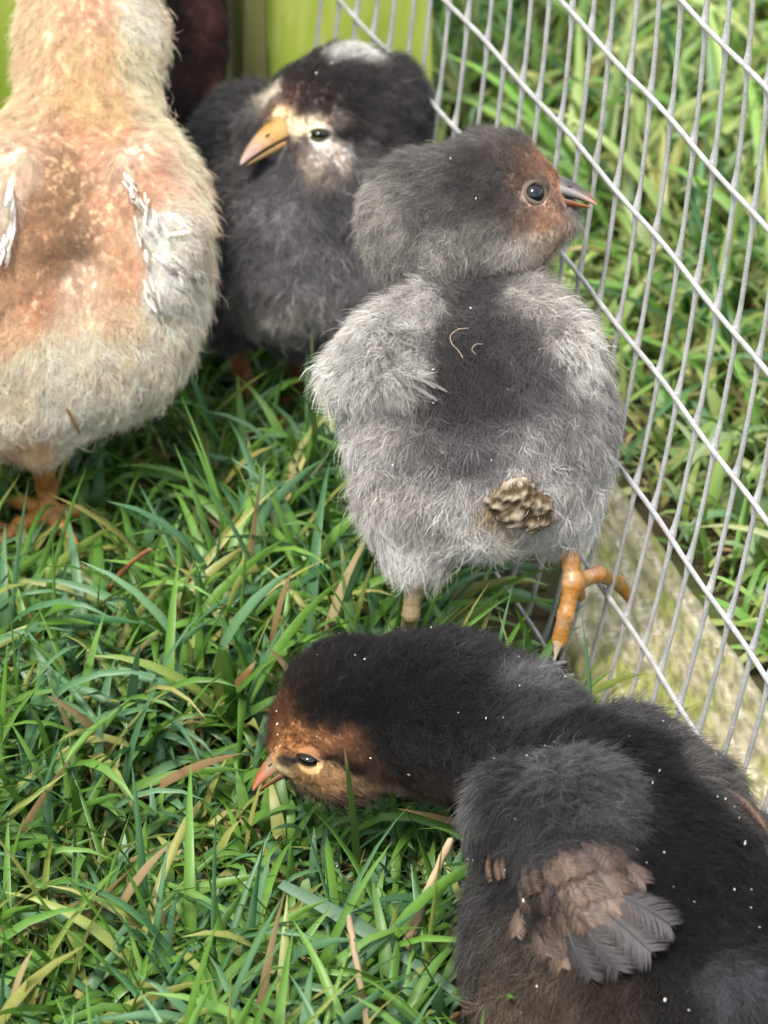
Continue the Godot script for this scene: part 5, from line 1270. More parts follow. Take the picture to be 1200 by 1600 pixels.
	d.feathers = [[Vector3(-0.01051, 0.0517, 0.02402), Vector3(-0.01037, 0.04898, 0.03247), Vector3(-0.906, 0.262, 0.332), 0.00181, Color(0.0648, 0.0423, 0.0319), Color(0.1274, 0.0802, 0.0497)],
		[Vector3(-0.00878, 0.05306, 0.02617), Vector3(-0.0086, 0.05111, 0.03432), Vector3(-0.857, 0.347, 0.381), 0.00181, Color(0.0648, 0.0423, 0.0319), Color(0.1274, 0.0802, 0.0497)],
		[Vector3(-0.00753, 0.05527, 0.02768), Vector3(-0.00762, 0.05211, 0.03492), Vector3(-0.876, 0.305, 0.373), 0.00167, Color(0.0648, 0.0423, 0.0319), Color(0.1274, 0.0802, 0.0497)],
		[Vector3(-0.00345, 0.05679, 0.03518), Vector3(-0.00242, 0.05626, 0.0467), Vector3(-0.96, 0.216, 0.176), 0.00342, Color(0.0513, 0.0356, 0.0284), Color(0.0976, 0.063, 0.0513)],
		[Vector3(-0.00169, 0.05977, 0.03783), Vector3(-0.0009, 0.05835, 0.04816), Vector3(-0.911, 0.362, 0.196), 0.0035, Color(0.0513, 0.0356, 0.0284), Color(0.0976, 0.063, 0.0513)],
		[Vector3(0.00044, 0.06262, 0.0398), Vector3(0.00393, 0.06299, 0.05053), Vector3(-0.654, 0.688, 0.315), 0.00369, Color(0.0666, 0.0452, 0.0356), Color(0.1329, 0.0908, 0.0685)],
		[Vector3(0.00226, 0.06429, 0.04079), Vector3(0.00562, 0.06342, 0.05071), Vector3(-0.53, 0.785, 0.321), 0.00395, Color(0.0423, 0.0296, 0.0252), Color(0.0887, 0.0595, 0.0513)],
		[Vector3(0.00371, 0.06528, 0.04126), Vector3(0.00615, 0.06469, 0.05093), Vector3(-0.443, 0.846, 0.297), 0.00414, Color(0.0666, 0.0452, 0.0356), Color(0.1329, 0.0908, 0.0685)],
		[Vector3(0.00582, 0.06633, 0.04156), Vector3(0.00954, 0.06561, 0.05068), Vector3(-0.231, 0.925, 0.302), 0.00391, Color(0.0423, 0.0296, 0.0252), Color(0.0887, 0.0595, 0.0513)],
		[Vector3(0.00831, 0.06708, 0.04141), Vector3(0.01616, 0.06591, 0.04703), Vector3(0.132, 0.957, 0.26), 0.00416, Color(0.0513, 0.0356, 0.0284), Color(0.0976, 0.063, 0.0513)],
		[Vector3(0.01058, 0.06736, 0.04088), Vector3(0.01521, 0.06576, 0.04889), Vector3(0.165, 0.947, 0.277), 0.00392, Color(0.0423, 0.0296, 0.0252), Color(0.0887, 0.0595, 0.0513)],
		[Vector3(0.01242, 0.06734, 0.04018), Vector3(0.01765, 0.06489, 0.0473), Vector3(0.305, 0.924, 0.228), 0.00336, Color(0.0423, 0.0296, 0.0252), Color(0.0887, 0.0595, 0.0513)],
		[Vector3(-0.00439, 0.05313, 0.03565), Vector3(-0.00204, 0.05243, 0.04785), Vector3(-0.918, 0.274, 0.287), 0.00357, Color(0.0666, 0.0452, 0.0356), Color(0.1329, 0.0908, 0.0685)],
		[Vector3(-0.00218, 0.05629, 0.03923), Vector3(0.00115, 0.05667, 0.05225), Vector3(-0.859, 0.31, 0.408), 0.0041, Color(0.0513, 0.0356, 0.0284), Color(0.0976, 0.063, 0.0513)],
		[Vector3(-0.00118, 0.0585, 0.04139), Vector3(0.00284, 0.05768, 0.0527), Vector3(-0.775, 0.402, 0.487), 0.00381, Color(0.0423, 0.0296, 0.0252), Color(0.0887, 0.0595, 0.0513)],
		[Vector3(0.00084, 0.06145, 0.04402), Vector3(0.00315, 0.05758, 0.05319), Vector3(-0.684, 0.462, 0.565), 0.004, Color(0.0513, 0.0356, 0.0284), Color(0.0976, 0.063, 0.0513)],
		[Vector3(0.00345, 0.06365, 0.04562), Vector3(0.0071, 0.05996, 0.05519), Vector3(-0.358, 0.567, 0.742), 0.00412, Color(0.0666, 0.0452, 0.0356), Color(0.1329, 0.0908, 0.0685)],
		[Vector3(0.00504, 0.06455, 0.0461), Vector3(0.01007, 0.06146, 0.05505), Vector3(-0.197, 0.664, 0.721), 0.00377, Color(0.0513, 0.0356, 0.0284), Color(0.0976, 0.063, 0.0513)],
		[Vector3(0.0075, 0.06551, 0.04633), Vector3(0.0115, 0.06116, 0.05464), Vector3(-0.069, 0.709, 0.702), 0.00344, Color(0.0666, 0.0452, 0.0356), Color(0.1329, 0.0908, 0.0685)],
		[Vector3(0.01008, 0.06605, 0.04604), Vector3(0.01725, 0.06219, 0.05258), Vector3(0.242, 0.78, 0.577), 0.00336, Color(0.0423, 0.0296, 0.0252), Color(0.0887, 0.0595, 0.0513)],
		[Vector3(0.01199, 0.06617, 0.0455), Vector3(0.01736, 0.06198, 0.05304), Vector3(0.299, 0.774, 0.558), 0.00386, Color(0.0513, 0.0356, 0.0284), Color(0.0976, 0.063, 0.0513)],
		[Vector3(0.01483, 0.06591, 0.04417), Vector3(0.02241, 0.06174, 0.04929), Vector3(0.506, 0.766, 0.397), 0.00411, Color(0.0423, 0.0296, 0.0252), Color(0.0887, 0.0595, 0.0513)],
		[Vector3(-0.00331, 0.05172, 0.04043), Vector3(-0.00552, 0.04652, 0.04806), Vector3(-0.695, 0.562, 0.449), 0.00346, Color(0.0666, 0.0452, 0.0356), Color(0.1329, 0.0908, 0.0685)],
		[Vector3(-0.00147, 0.05489, 0.04422), Vector3(0.00193, 0.04932, 0.05331), Vector3(-0.72, -0.03, 0.693), 0.00397, Color(0.0423, 0.0296, 0.0252), Color(0.0887, 0.0595, 0.0513)],
		[Vector3(0.00021, 0.05801, 0.04738), Vector3(0.0029, 0.04996, 0.05377), Vector3(-0.657, 0.031, 0.753), 0.00362, Color(0.0423, 0.0296, 0.0252), Color(0.0887, 0.0595, 0.0513)],
		[Vector3(0.00227, 0.06011, 0.04924), Vector3(0.00489, 0.05181, 0.05519), Vector3(-0.549, 0.152, 0.822), 0.00339, Color(0.0513, 0.0356, 0.0284), Color(0.0976, 0.063, 0.0513)],
		[Vector3(0.00484, 0.06152, 0.05047), Vector3(0.00948, 0.05589, 0.05723), Vector3(-0.314, 0.369, 0.875), 0.00397, Color(0.0666, 0.0452, 0.0356), Color(0.1329, 0.0908, 0.0685)],
		[Vector3(0.00622, 0.06219, 0.05065), Vector3(0.01181, 0.05687, 0.05741), Vector3(-0.187, 0.454, 0.871), 0.00402, Color(0.0423, 0.0296, 0.0252), Color(0.0887, 0.0595, 0.0513)],
		[Vector3(0.00932, 0.06325, 0.05057), Vector3(0.01587, 0.05859, 0.05627), Vector3(0.08, 0.605, 0.792), 0.00383, Color(0.0666, 0.0452, 0.0356), Color(0.1329, 0.0908, 0.0685)],
		[Vector3(0.01137, 0.06365, 0.05016), Vector3(0.01758, 0.05876, 0.05611), Vector3(0.207, 0.646, 0.735), 0.00337, Color(0.0666, 0.0452, 0.0356), Color(0.1329, 0.0908, 0.0685)],
		[Vector3(0.0132, 0.0638, 0.04955), Vector3(0.02043, 0.05831, 0.05434), Vector3(0.375, 0.676, 0.635), 0.00342, Color(0.0423, 0.0296, 0.0252), Color(0.0887, 0.0595, 0.0513)],
		[Vector3(-0.00154, 0.05001, 0.04591), Vector3(0.00139, 0.04609, 0.05467), Vector3(-0.595, 0.455, 0.662), 0.00352, Color(0.0423, 0.0296, 0.0252), Color(0.0887, 0.0595, 0.0513)],
		[Vector3(-0.00012, 0.05214, 0.04842), Vector3(0.00355, 0.04633, 0.05561), Vector3(-0.646, 0.061, 0.761), 0.00393, Color(0.0423, 0.0296, 0.0252), Color(0.0887, 0.0595, 0.0513)],
		[Vector3(0.00179, 0.0544, 0.05073), Vector3(0.00455, 0.04598, 0.05543), Vector3(-0.61, -0.04, 0.791), 0.0034, Color(0.0666, 0.0452, 0.0356), Color(0.1329, 0.0908, 0.0685)],
		[Vector3(0.00297, 0.05571, 0.05162), Vector3(0.00584, 0.04688, 0.05629), Vector3(-0.551, -0.069, 0.832), 0.00361, Color(0.0666, 0.0452, 0.0356), Color(0.1329, 0.0908, 0.0685)],
		[Vector3(0.00495, 0.0575, 0.05258), Vector3(0.00648, 0.04734, 0.0565), Vector3(-0.497, -0.024, 0.868), 0.00383, Color(0.0423, 0.0296, 0.0252), Color(0.0887, 0.0595, 0.0513)],
		[Vector3(0.0065, 0.0586, 0.05298), Vector3(0.01063, 0.05115, 0.05827), Vector3(-0.36, 0.169, 0.918), 0.0036, Color(0.0423, 0.0296, 0.0252), Color(0.0887, 0.0595, 0.0513)],
		[Vector3(0.00804, 0.05951, 0.05312), Vector3(0.01507, 0.05498, 0.05881), Vector3(-0.154, 0.42, 0.894), 0.00386, Color(0.0423, 0.0296, 0.0252), Color(0.0887, 0.0595, 0.0513)],
		[Vector3(0.01062, 0.06066, 0.05292), Vector3(0.01951, 0.0571, 0.05741), Vector3(0.14, 0.618, 0.774), 0.00385, Color(0.0513, 0.0356, 0.0284), Color(0.0976, 0.063, 0.0513)],
		[Vector3(0.00134, 0.04852, 0.05017), Vector3(0.0042, 0.04496, 0.05667), Vector3(-0.494, 0.506, 0.707), 0.00349, Color(0.0423, 0.0296, 0.0252), Color(0.0887, 0.0595, 0.0513)],
		[Vector3(0.00292, 0.04992, 0.05146), Vector3(0.00452, 0.04548, 0.05696), Vector3(-0.49, 0.456, 0.743), 0.00406, Color(0.0666, 0.0452, 0.0356), Color(0.1329, 0.0908, 0.0685)],
		[Vector3(0.00442, 0.05174, 0.05278), Vector3(0.00866, 0.04695, 0.05835), Vector3(-0.496, 0.008, 0.868), 0.00334, Color(0.0666, 0.0452, 0.0356), Color(0.1329, 0.0908, 0.0685)],
		[Vector3(0.00531, 0.0528, 0.05341), Vector3(0.00836, 0.04639, 0.05815), Vector3(-0.492, 0.002, 0.87), 0.00398, Color(0.0666, 0.0452, 0.0356), Color(0.1329, 0.0908, 0.0685)],
		[Vector3(0.00746, 0.05506, 0.05441), Vector3(0.01215, 0.05023, 0.05985), Vector3(-0.419, 0.086, 0.904), 0.00417, Color(0.0666, 0.0452, 0.0356), Color(0.1329, 0.0908, 0.0685)],
		[Vector3(0.00464, 0.05603, 0.05275), Vector3(0.01089, 0.04522, 0.06174), Vector3(-0.471, -0.031, 0.882), 0.00501, Color(0.0331, 0.0296, 0.0307), Color(0.0513, 0.0467, 0.0513)],
		[Vector3(0.00692, 0.05843, 0.05323), Vector3(0.01681, 0.04803, 0.06281), Vector3(-0.399, 0.26, 0.879), 0.00585, Color(0.0331, 0.0296, 0.0307), Color(0.0513, 0.0467, 0.0513)],
		[Vector3(0.01009, 0.06103, 0.05261), Vector3(0.0241, 0.05191, 0.06121), Vector3(0.152, 0.618, 0.771), 0.0064, Color(0.0331, 0.0296, 0.0307), Color(0.0513, 0.0467, 0.0513)],
		[Vector3(0.01256, 0.06276, 0.05097), Vector3(0.02849, 0.05562, 0.0565), Vector3(0.452, 0.78, 0.433), 0.00612, Color(0.0331, 0.0296, 0.0307), Color(0.0513, 0.0467, 0.0513)],
		[Vector3(0.04064, 0.05976, 0.01168), Vector3(0.04911, 0.05539, 0.01703), Vector3(0.75, 0.66, -0.05), 0.00306, Color(0.0685, 0.0423, 0.0319), Color(0.1119, 0.0723, 0.0545)],
		[Vector3(0.04219, 0.05809, 0.0107), Vector3(0.05072, 0.05403, 0.01972), Vector3(0.677, 0.735, 0.029), 0.00306, Color(0.0685, 0.0423, 0.0319), Color(0.1119, 0.0723, 0.0545)],
		[Vector3(0.04364, 0.05676, 0.01015), Vector3(0.05266, 0.05121, 0.02154), Vector3(0.648, 0.761, 0.03), 0.00334, Color(0.0685, 0.0423, 0.0319), Color(0.1119, 0.0723, 0.0545)],
		[Vector3(0.0451, 0.05536, 0.01051), Vector3(0.05446, 0.04627, 0.02046), Vector3(0.667, 0.743, -0.058), 0.00362, Color(0.0685, 0.0423, 0.0319), Color(0.1119, 0.0723, 0.0545)],
		[Vector3(0.0448, 0.05536, 0.01512), Vector3(0.05244, 0.04905, 0.0333), Vector3(0.818, 0.57, 0.078), 0.00278, Color(0.0578, 0.0578, 0.0648), Color(0.0802, 0.0802, 0.0887)],
		[Vector3(0.04611, 0.0541, 0.0157), Vector3(0.0554, 0.04301, 0.02912), Vector3(0.881, 0.472, 0.018), 0.00278, Color(0.0578, 0.0578, 0.0648), Color(0.0802, 0.0802, 0.0887)]]
	d.legs = [{"col": Color(0.1576, 0.0894, 0.0369), "pr": [[Vector3(0.00726, 0.01555, 0.03789), 0.0033, Vector3(-0.0008, 0.015, 0.03874), 0.00198, 0.0014], [Vector3(-0.0008, 0.015, 0.03874), 0.00198, Vector3(-0.0008, 0.003, 0.03874), 0.00198, 0.0014], [Vector3(-0.0008, 0.003, 0.03874), 0.00198, Vector3(-0.0188, 0.003, 0.02874), 0.00132, 0.0014], [Vector3(-0.0008, 0.003, 0.03874), 0.00198, Vector3(-0.0108, 0.003, 0.01874), 0.00132, 0.0014], [Vector3(-0.0008, 0.003, 0.03874), 0.00198, Vector3(0.0072, 0.003, 0.01874), 0.00132, 0.0014], [Vector3(-0.0008, 0.003, 0.03874), 0.00198, Vector3(0.0092, 0.003, 0.04674), 0.00132, 0.0014]], "claws": []},
		{"col": Color(0.1576, 0.0894, 0.0369), "pr": [[Vector3(0.02961, 0.00269, 0.02234), 0.0033, Vector3(0.02485, 0.015, 0.03227), 0.00198, 0.0014], [Vector3(0.02485, 0.015, 0.03227), 0.00198, Vector3(0.02485, 0.003, 0.03227), 0.00198, 0.0014], [Vector3(0.02485, 0.003, 0.03227), 0.00198, Vector3(0.00685, 0.003, 0.02227), 0.00132, 0.0014], [Vector3(0.02485, 0.003, 0.03227), 0.00198, Vector3(0.01485, 0.003, 0.01227), 0.00132, 0.0014], [Vector3(0.02485, 0.003, 0.03227), 0.00198, Vector3(0.03285, 0.003, 0.01227), 0.00132, 0.0014], [Vector3(0.02485, 0.003, 0.03227), 0.00198, Vector3(0.03485, 0.003, 0.04027), 0.00132, 0.0014]], "claws": []}]
	return d

# ------------------------------------------------------------------ the run
# the wire mesh: i counts the upright wires away from the camera, j the long wires upwards
func mesh_point(i: float, j: float) -> Vector3:
	var h := Vector3(-sin(AZ), 0, -cos(AZ))
	var n := Vector3(cos(AZ), 0, -sin(AZ))
	return MESH_AT + PITCH * (-i * h + Vector3(0, ROWS * j, 0) + n * (LEAN * j + BULGE * j * j + TWIST * i * j + BOW * i * i))


func mesh_out() -> Vector3:
	return Vector3(cos(AZ), 0, -sin(AZ))


func build_fence() -> void:
	var t := Node3D.new()
	t.name = "wire_fence"
	var origin := mesh_point(0, -2)
	origin.y = 0
	t.position = origin
	add_child(t)
	tag(t, "galvanised welded wire mesh with tall narrow cells stapled along the mossy timber rail", "wire fence")
	var r := RandomNumberGenerator.new()
	r.seed = 41
	var noise := FastNoiseLite.new()
	noise.seed = 5
	noise.frequency = 300.0
	var n := mesh_out()
	for i in range(-19, 16):
		var s := Shape.new()
		var pts := []
		var rad := []
		var cols := []
		var dx := r.randfn(0, 0.045)
		var wob := r.randf() * 6.0
		for k in range(0, 10 * 12 + 1):
			var j := -2.0 + k / 12.0
			var p := mesh_point(i + dx + 0.006 * sin(j * 2.1 + wob), j) - origin + n * 0.0014
			var near := absf(j - roundf(j)) * 30.0
			var lump := exp(-near * near * 0.16)
			pts.append(p - n * 0.0003 * lump)
			rad.append(0.00061 + 0.00038 * lump + 0.00007 * noise.get_noise_3dv(p * 2.0))
			var g := 0.38 + 0.12 * noise.get_noise_3dv(p) + 0.10 * noise.get_noise_3dv(p * 3.1) + 0.10 * lump
			cols.append(Color(g, g * 1.0, g * 1.03))
		tube(s, pts, rad, cols, 8)
		mesh_node("upright_wire", s.done(), mats.zinc, t)
	for j in range(-2, 9):
		var s := Shape.new()
		var pts := []
		var rad := []
		var cols := []
		for k in range(0, 35 * 6 + 1):
			var i := -19.2 + k / 6.0
			var p := mesh_point(i, j + 0.012 * sin(i * 1.3 + j)) - origin
			pts.append(p)
			rad.append(0.00066 + 0.00008 * noise.get_noise_3dv(p * 2.0))
			var g := 0.38 + 0.12 * noise.get_noise_3dv(p) + 0.10 * noise.get_noise_3dv(p * 3.1)
			cols.append(Color(g, g, g * 1.03))
		tube(s, pts, rad, cols, 8)
		mesh_node("long_wire", s.done(), mats.zinc, t)


func build_rail() -> void:
	var t := Node3D.new()
	t.name = "timber_rail"
	var origin := mesh_point(0, -2) + mesh_out() * 0.03
	origin.y = 0
	t.position = origin
	add_child(t)
	tag(t, "low weathered timber rail with pale green moss lying along the outside of the wire mesh", "timber rail")
	var a := FastNoiseLite.new()
	a.seed = 8
	a.frequency = 28.0
	a.fractal_octaves = 4
	var fine := FastNoiseLite.new()
	fine.seed = 9
	fine.frequency = 420.0
	var grain := FastNoiseLite.new()
	grain.seed = 10
	grain.frequency = 170.0
	var s := Shape.new()
	var n := mesh_out()
	var prof := []   # across: (offset outwards, height)
	for k in 14: prof.append(Vector2(0.002, lerpf(-0.03, RAIL_TOP - 0.004, k / 13.0)))
	for k in range(1, 5): prof.append(Vector2(0.006 - 0.004 * cos(k * PI / 8), RAIL_TOP - 0.004 + 0.004 * sin(k * PI / 8)))
	for k in range(1, 44): prof.append(Vector2(lerpf(0.006, RAIL_W - 0.004, k / 44.0), RAIL_TOP))
	for k in range(0, 5): prof.append(Vector2(RAIL_W - 0.004 + 0.004 * sin(k * PI / 8), RAIL_TOP - 0.004 + 0.004 * cos(k * PI / 8)))
	for k in range(1, 10): prof.append(Vector2(RAIL_W, lerpf(RAIL_TOP - 0.004, -0.03, k / 9.0)))
	var rows := 640
	var last := -1
	for q in rows + 1:
		var i := lerpf(-19.4, 16.5, float(q) / rows)
		var base := mesh_point(i, -2) - origin
		base.y = 0
		var first := s.v.size()
		for k in prof.size():
			var w: Vector2 = prof[k]
			var o0: Vector2 = prof[maxi(k - 1, 0)]
			var o1: Vector2 = prof[mini(k + 1, prof.size() - 1)]
			var tn := (o1 - o0).normalized()
			var nn := n * -tn.y + Vector3.UP * tn.x
			# a waney inner edge where the timber was cut close to its bark
			var wane := clampf((-1.3 - i) * 0.0062, 0.0, 0.026) * clampf(1.0 - w.x / RAIL_W, 0.0, 1.0)
			var p := base + n * (w.x + wane) + Vector3.UP * w.y
			var along := i * PITCH
			var gr := grain.get_noise_2d(along * 0.08, w.x + w.y)
			var m := a.get_noise_3dv(p)
			var fi := fine.get_noise_3dv(p)
			p += nn * (0.0011 * m + 0.0005 * gr + 0.00035 * fi)
			var col := Color(0.30, 0.27, 0.18).lerp(Color(0.17, 0.145, 0.095), clampf(0.4 + gr * 0.9, 0, 1))
			col = col.lerp(Color(0.17, 0.19, 0.04), clampf(0.34 + m * 1.0 + fi * 0.5 + gr * 0.9, 0.0, 0.9))
			col = col.lerp(Color(0.48, 0.46, 0.38), clampf(-fi * 0.9 - gr * 1.2 - 0.25, 0.0, 0.6))
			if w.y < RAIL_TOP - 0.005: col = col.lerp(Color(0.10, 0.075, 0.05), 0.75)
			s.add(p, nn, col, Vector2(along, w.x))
		if last >= 0:
			for k in prof.size() - 1:
				s.quad(last + k, last + k + 1, first + k + 1, first + k)
		last = first
	for e in 2:
		var f := 0 if e == 0 else last
		var mid := Vector3.ZERO
		for k in prof.size(): mid += s.v[f + k] / prof.size()
		var nn := (s.v[f] - s.v[f + prof.size() * (1 if e == 0 else -1)]).normalized()
		var c := s.add(mid, nn, Color(0.3, 0.25, 0.17))
		for k in prof.size():
			var k2 := (k + 1) % prof.size()
			var i0 := s.add(s.v[f + k], nn, Color(0.3, 0.25, 0.17))
			var i1 := s.add(s.v[f + k2], nn, Color(0.3, 0.25, 0.17))
			s.tri(c, i0, i1)
	mesh_node("beam", smooth(s).done(), mats.wood, t)
	# staples that hold the wire
	for i in [-16, -11, -6, -1, 4, 9, 14]:
		var st := Shape.new()
		var p := mesh_point(i + 0.35, -2) - origin + Vector3(0, 0.002, 0) - n * 0.0012
		var h := Vector3(-sin(AZ), 0, -cos(AZ))
		tube(st, [p - h * 0.003 + n * 0.004, p - h * 0.003, p - h * 0.001 - n * 0.0008, p + h * 0.001 - n * 0.0008, p + h * 0.003, p + h * 0.003 + n * 0.004], [0.0006, 0.0006, 0.0006, 0.0006, 0.0006, 0.0006], [Color(0.4, 0.4, 0.4), Color(0.4, 0.4, 0.4), Color(0.4, 0.4, 0.4), Color(0.4, 0.4, 0.4), Color(0.4, 0.4, 0.4), Color(0.4, 0.4, 0.4)], 6)
		mesh_node("staple", st.done(), mats.zinc, t)


func smooth(s: Shape) -> Shape:   # normals that follow a displaced surface
	var acc := PackedVector3Array()
	acc.resize(s.v.size())
	for k in range(0, s.ix.size(), 3):
		var i0 := s.ix[k]
		var i1 := s.ix[k + 1]
		var i2 := s.ix[k + 2]
		var g := (s.v[i1] - s.v[i0]).cross(s.v[i2] - s.v[i0])
		if g.dot(s.n[i0]) < 0.0: g = -g
		acc[i0] += g
		acc[i1] += g
		acc[i2] += g
	for k in acc.size():
		if acc[k].length_squared() > 0.0: s.n[k] = acc[k].normalized()
	return s


# an upright sawn board standing at p, its face across x, algae on it
func board(parent: Node3D, called: String, p: Vector3, along: Vector3, face: Vector3, w: float, thick: float, tall: float, seed_: int, age := 0.0) -> void:
	var a := FastNoiseLite.new()
	a.seed = seed_
	a.frequency = 24.0
	a.fractal_octaves = 4
	var g := FastNoiseLite.new()
	g.seed = seed_ + 1
	g.frequency = 330.0
	var s := Shape.new()
	var bev := 0.0015
	var prof := [Vector2(0, thick), Vector2(0, bev), Vector2(bev * 0.3, bev * 0.3), Vector2(bev, 0)]
	for k in range(1, 26): prof.append(Vector2(lerpf(bev, w - bev, k / 26.0), 0))
	prof.append_array([Vector2(w - bev, 0), Vector2(w - bev * 0.3, bev * 0.3), Vector2(w, bev), Vector2(w, thick), Vector2(0, thick)])
	var last := -1
	var rows := 60
	for q in rows + 1:
		var y := -0.02 + (tall + 0.02) * q / rows
		var first := s.v.size()
		for k in prof.size():
			var c: Vector2 = prof[k]
			var tn: Vector2 = (prof[mini(k + 1, prof.size() - 1)] - prof[maxi(k - 1, 0)]).normalized()
			var nn := (along * -tn.y + face * tn.x).normalized()
			if k == prof.size() - 1: nn = -face
			var v := p + along * c.x - face * c.y + Vector3.UP * y
			var gr := g.get_noise_2d(c.x + c.y * 3.0, y * 0.06)
			var m := a.get_noise_3dv(v)
			var col := Color(0.22, 0.28, 0.035).lerp(Color(0.33, 0.36, 0.10), clampf(0.4 + gr * 0.8, 0, 1))
			col = col.lerp(Color(0.16, 0.24, 0.02), clampf(m * 1.2 + 0.15 + gr * 0.5, 0.0, 0.85))
			col = col.lerp(Color(0.085, 0.075, 0.04), age)
			v += nn * (0.0004 * gr + 0.0004 * m)
			s.add(v, nn, col)
		if last >= 0:
			for k in prof.size() - 1:
				s.quad(last + k, last + k + 1, first + k + 1, first + k)
		last = first
	var c0 := s.add(p + along * w * 0.5 - face * thick * 0.5 + Vector3.UP * tall, Vector3.UP, Color(0.3, 0.36, 0.08))
	for k in prof.size():
		var i0 := s.add(s.v[last + k], Vector3.UP, Color(0.3, 0.36, 0.08))
		var i1 := s.add(s.v[last + (k + 1) % prof.size()], Vector3.UP, Color(0.3, 0.36, 0.08))
		s.tri(c0, i0, i1)
	mesh_node(called, s.done(), mats.algae, parent)


func build_end() -> void:
	var n := mesh_out()
	var h := Vector3(-sin(AZ), 0, -cos(AZ))
	var corner := mesh_point(-19.35, -2)
	corner.y = 0
	var t := Node3D.new()
	t.name = "end_panel"
	t.position = corner - n * 0.06
	add_child(t)
	tag(t, "upright boards green with algae closing the far end of the run behind the chicks", "wooden panel")
	var x := -0.0085
	var k := 0
	for w in [0.072, 0.075, 0.07, 0.074]:
		x -= w
		board(t, "board", n * (x + 0.06) + h * (0.004 + 0.001 * (k % 2)), n, -h, w - 0.002, 0.018, 0.34, 60 + k)
		k += 1
	var o := Node3D.new()
	o.name = "corner_post"
	o.position = corner + n * 0.02 + h * 0.012
	add_child(o)
	tag(o, "corner post bright green with algae standing behind the far end of the wire mesh", "wooden post")
	board(o, "batten", n * -0.0255 - h * 0.005, n, -h, 0.008, 0.03, 0.35, 75, 0.85)
	board(o, "post", n * -0.0165, n, -h, 0.052, 0.045, 0.36, 71)


# ------------------------------------------------------------------ loose things
func stalk(label: String, a: Vector3, b: Vector3, sag: float, r0: float, c: Color, seed_: int) -> void:
	var r := RandomNumberGenerator.new()
	r.seed = seed_
	var s := Shape.new()
	var pts := []
	var rad := []
	var cols := []
	var bend := Vector3(r.randfn(0, 0.4), 1, r.randfn(0, 0.4)) * sag
	for k in 19:
		var t := k / 18.0
		pts.append((b - a) * t + bend * sin(PI * t) + Vector3(r.randfn(0, 0.0001), 0, r.randfn(0, 0.0001)))
		rad.append(r0 * (1.0 - 0.45 * t) * (1.25 if k % 7 == 3 else 1.0))
		var g := r.randf_range(0.75, 1.2)
		cols.append(Color(c.r * g, c.g * g, c.b * g))
	tube(s, pts, rad, cols, 8)
	var o := mesh_node("straw_stalk", s.done(), mats.straw, self)
	o.position = a
	tag(o, label, "straw", "dry stalks in the grass")


func lone_blade(label: String, a: Vector3, b: Vector3, face: Vector3, wide: float, sag: float, c: Color, dry := false) -> void:
	var s := Shape.new()
	var d := (b - a)
	var sd := d.cross(face).normalized()
	var nn := sd.cross(d).normalized()
	if nn.dot(face) < 0: nn = -nn
	var last := -1
	for k in 15:
		var t := k / 14.0
		var w := wide * 0.5 * pow(maxf(1.0 - pow(t, 2.4), 0.0), 0.8) * lerpf(0.6, 1.0, minf(t * 3.0, 1.0)) + 0.00008
		var p := d * t + nn * sag * sin(PI * t) * 0.8 - Vector3.UP * sag * t * t * 0.6
		var col := c * lerpf(1.1, 1.0, t)
		if t > 0.9: col = c.lerp(Color(0.45, 0.36, 0.2), 0.6)
		var f := s.add(p - sd * w, (nn - sd * 0.4).normalized(), col, Vector2(0, t))
		s.add(p - nn * w * 0.25, nn, col, Vector2(0.5, t))
		s.add(p + sd * w, (nn + sd * 0.4).normalized(), col, Vector2(1, t))
		if last >= 0:
			for j in 2: s.quad(last + j, f + j, f + j + 1, last + j + 1)
		last = f
	var o := mesh_node("dry_leaf" if dry else "grass_blade", s.done(), mats.grass, self)
	o.position = a
	tag(o, label, "dry leaf" if dry else "grass blade")


func build_ground() -> void:
	var soil := FastNoiseLite.new()
	soil.seed = 3
	soil.frequency = 14.0
	soil.fractal_octaves = 5
	var s := Shape.new()
	# fine relief near the run, then out to the horizon
	var xs := []
	var zs := []
	for v in [-400.0, -60.0, -12.0, -3.0, -1.2]: xs.append(v)
	for k in 141: xs.append(-0.7 + k * 0.01)
	for v in [1.2, 3.0, 12.0, 60.0, 400.0]: xs.append(v)
	for v in [-400.0, -60.0, -12.0, -3.0, -1.6]: zs.append(v)
	for k in 161: zs.append(-1.1 + k * 0.01)
	for v in [0.9, 2.0, 6.0, 30.0, 400.0]: zs.append(v)
	for z in zs:
		for x in xs:
			var m := soil.get_noise_2d(x, z)
			var col := Color(0.055, 0.040, 0.026).lerp(Color(0.05, 0.075, 0.02), clampf(0.35 + m * 1.6, 0, 1))
			if absf(x) > 1.0 or z < -1.2 or z > 0.8: col = Color(0.07, 0.14, 0.03)
			s.add(Vector3(x, m * 0.006 - 0.002, z), Vector3.UP, col)
	var w := xs.size()
	for k in zs.size() - 1:
		for j in w - 1:
			s.quad(k * w + j, (k + 1) * w + j, (k + 1) * w + j + 1, k * w + j + 1)
	var o := mesh_node("ground", smooth(s).done(), mats.soil, self)
	tag(o, "dark damp soil under the grass", "", "", "structure")


func inside_spot(r: RandomNumberGenerator) -> Variant:
	var p := Vector3(r.randf_range(-0.30, 0.14), 0, r.randf_range(-0.125, 0.36))
	var base := mesh_point((p.z - MESH_AT.z) / PITCH * 0.95, -2)
	# which side of the wire
	if (p - mesh_point(0, -2)).dot(mesh_out()) > PITCH * BOW * pow((p - MESH_AT).z / PITCH, 2) - 0.010: return null
	for c in LAIN_ON:
		var q := Vector2(p.x - c[0], p.z - c[1])
		if q.length() < c[2]: return null
	for c in TRODDEN:
		if Vector2(p.x - c[0], p.z - c[1]).length() < c[2]: p.y = -1.0
	return p


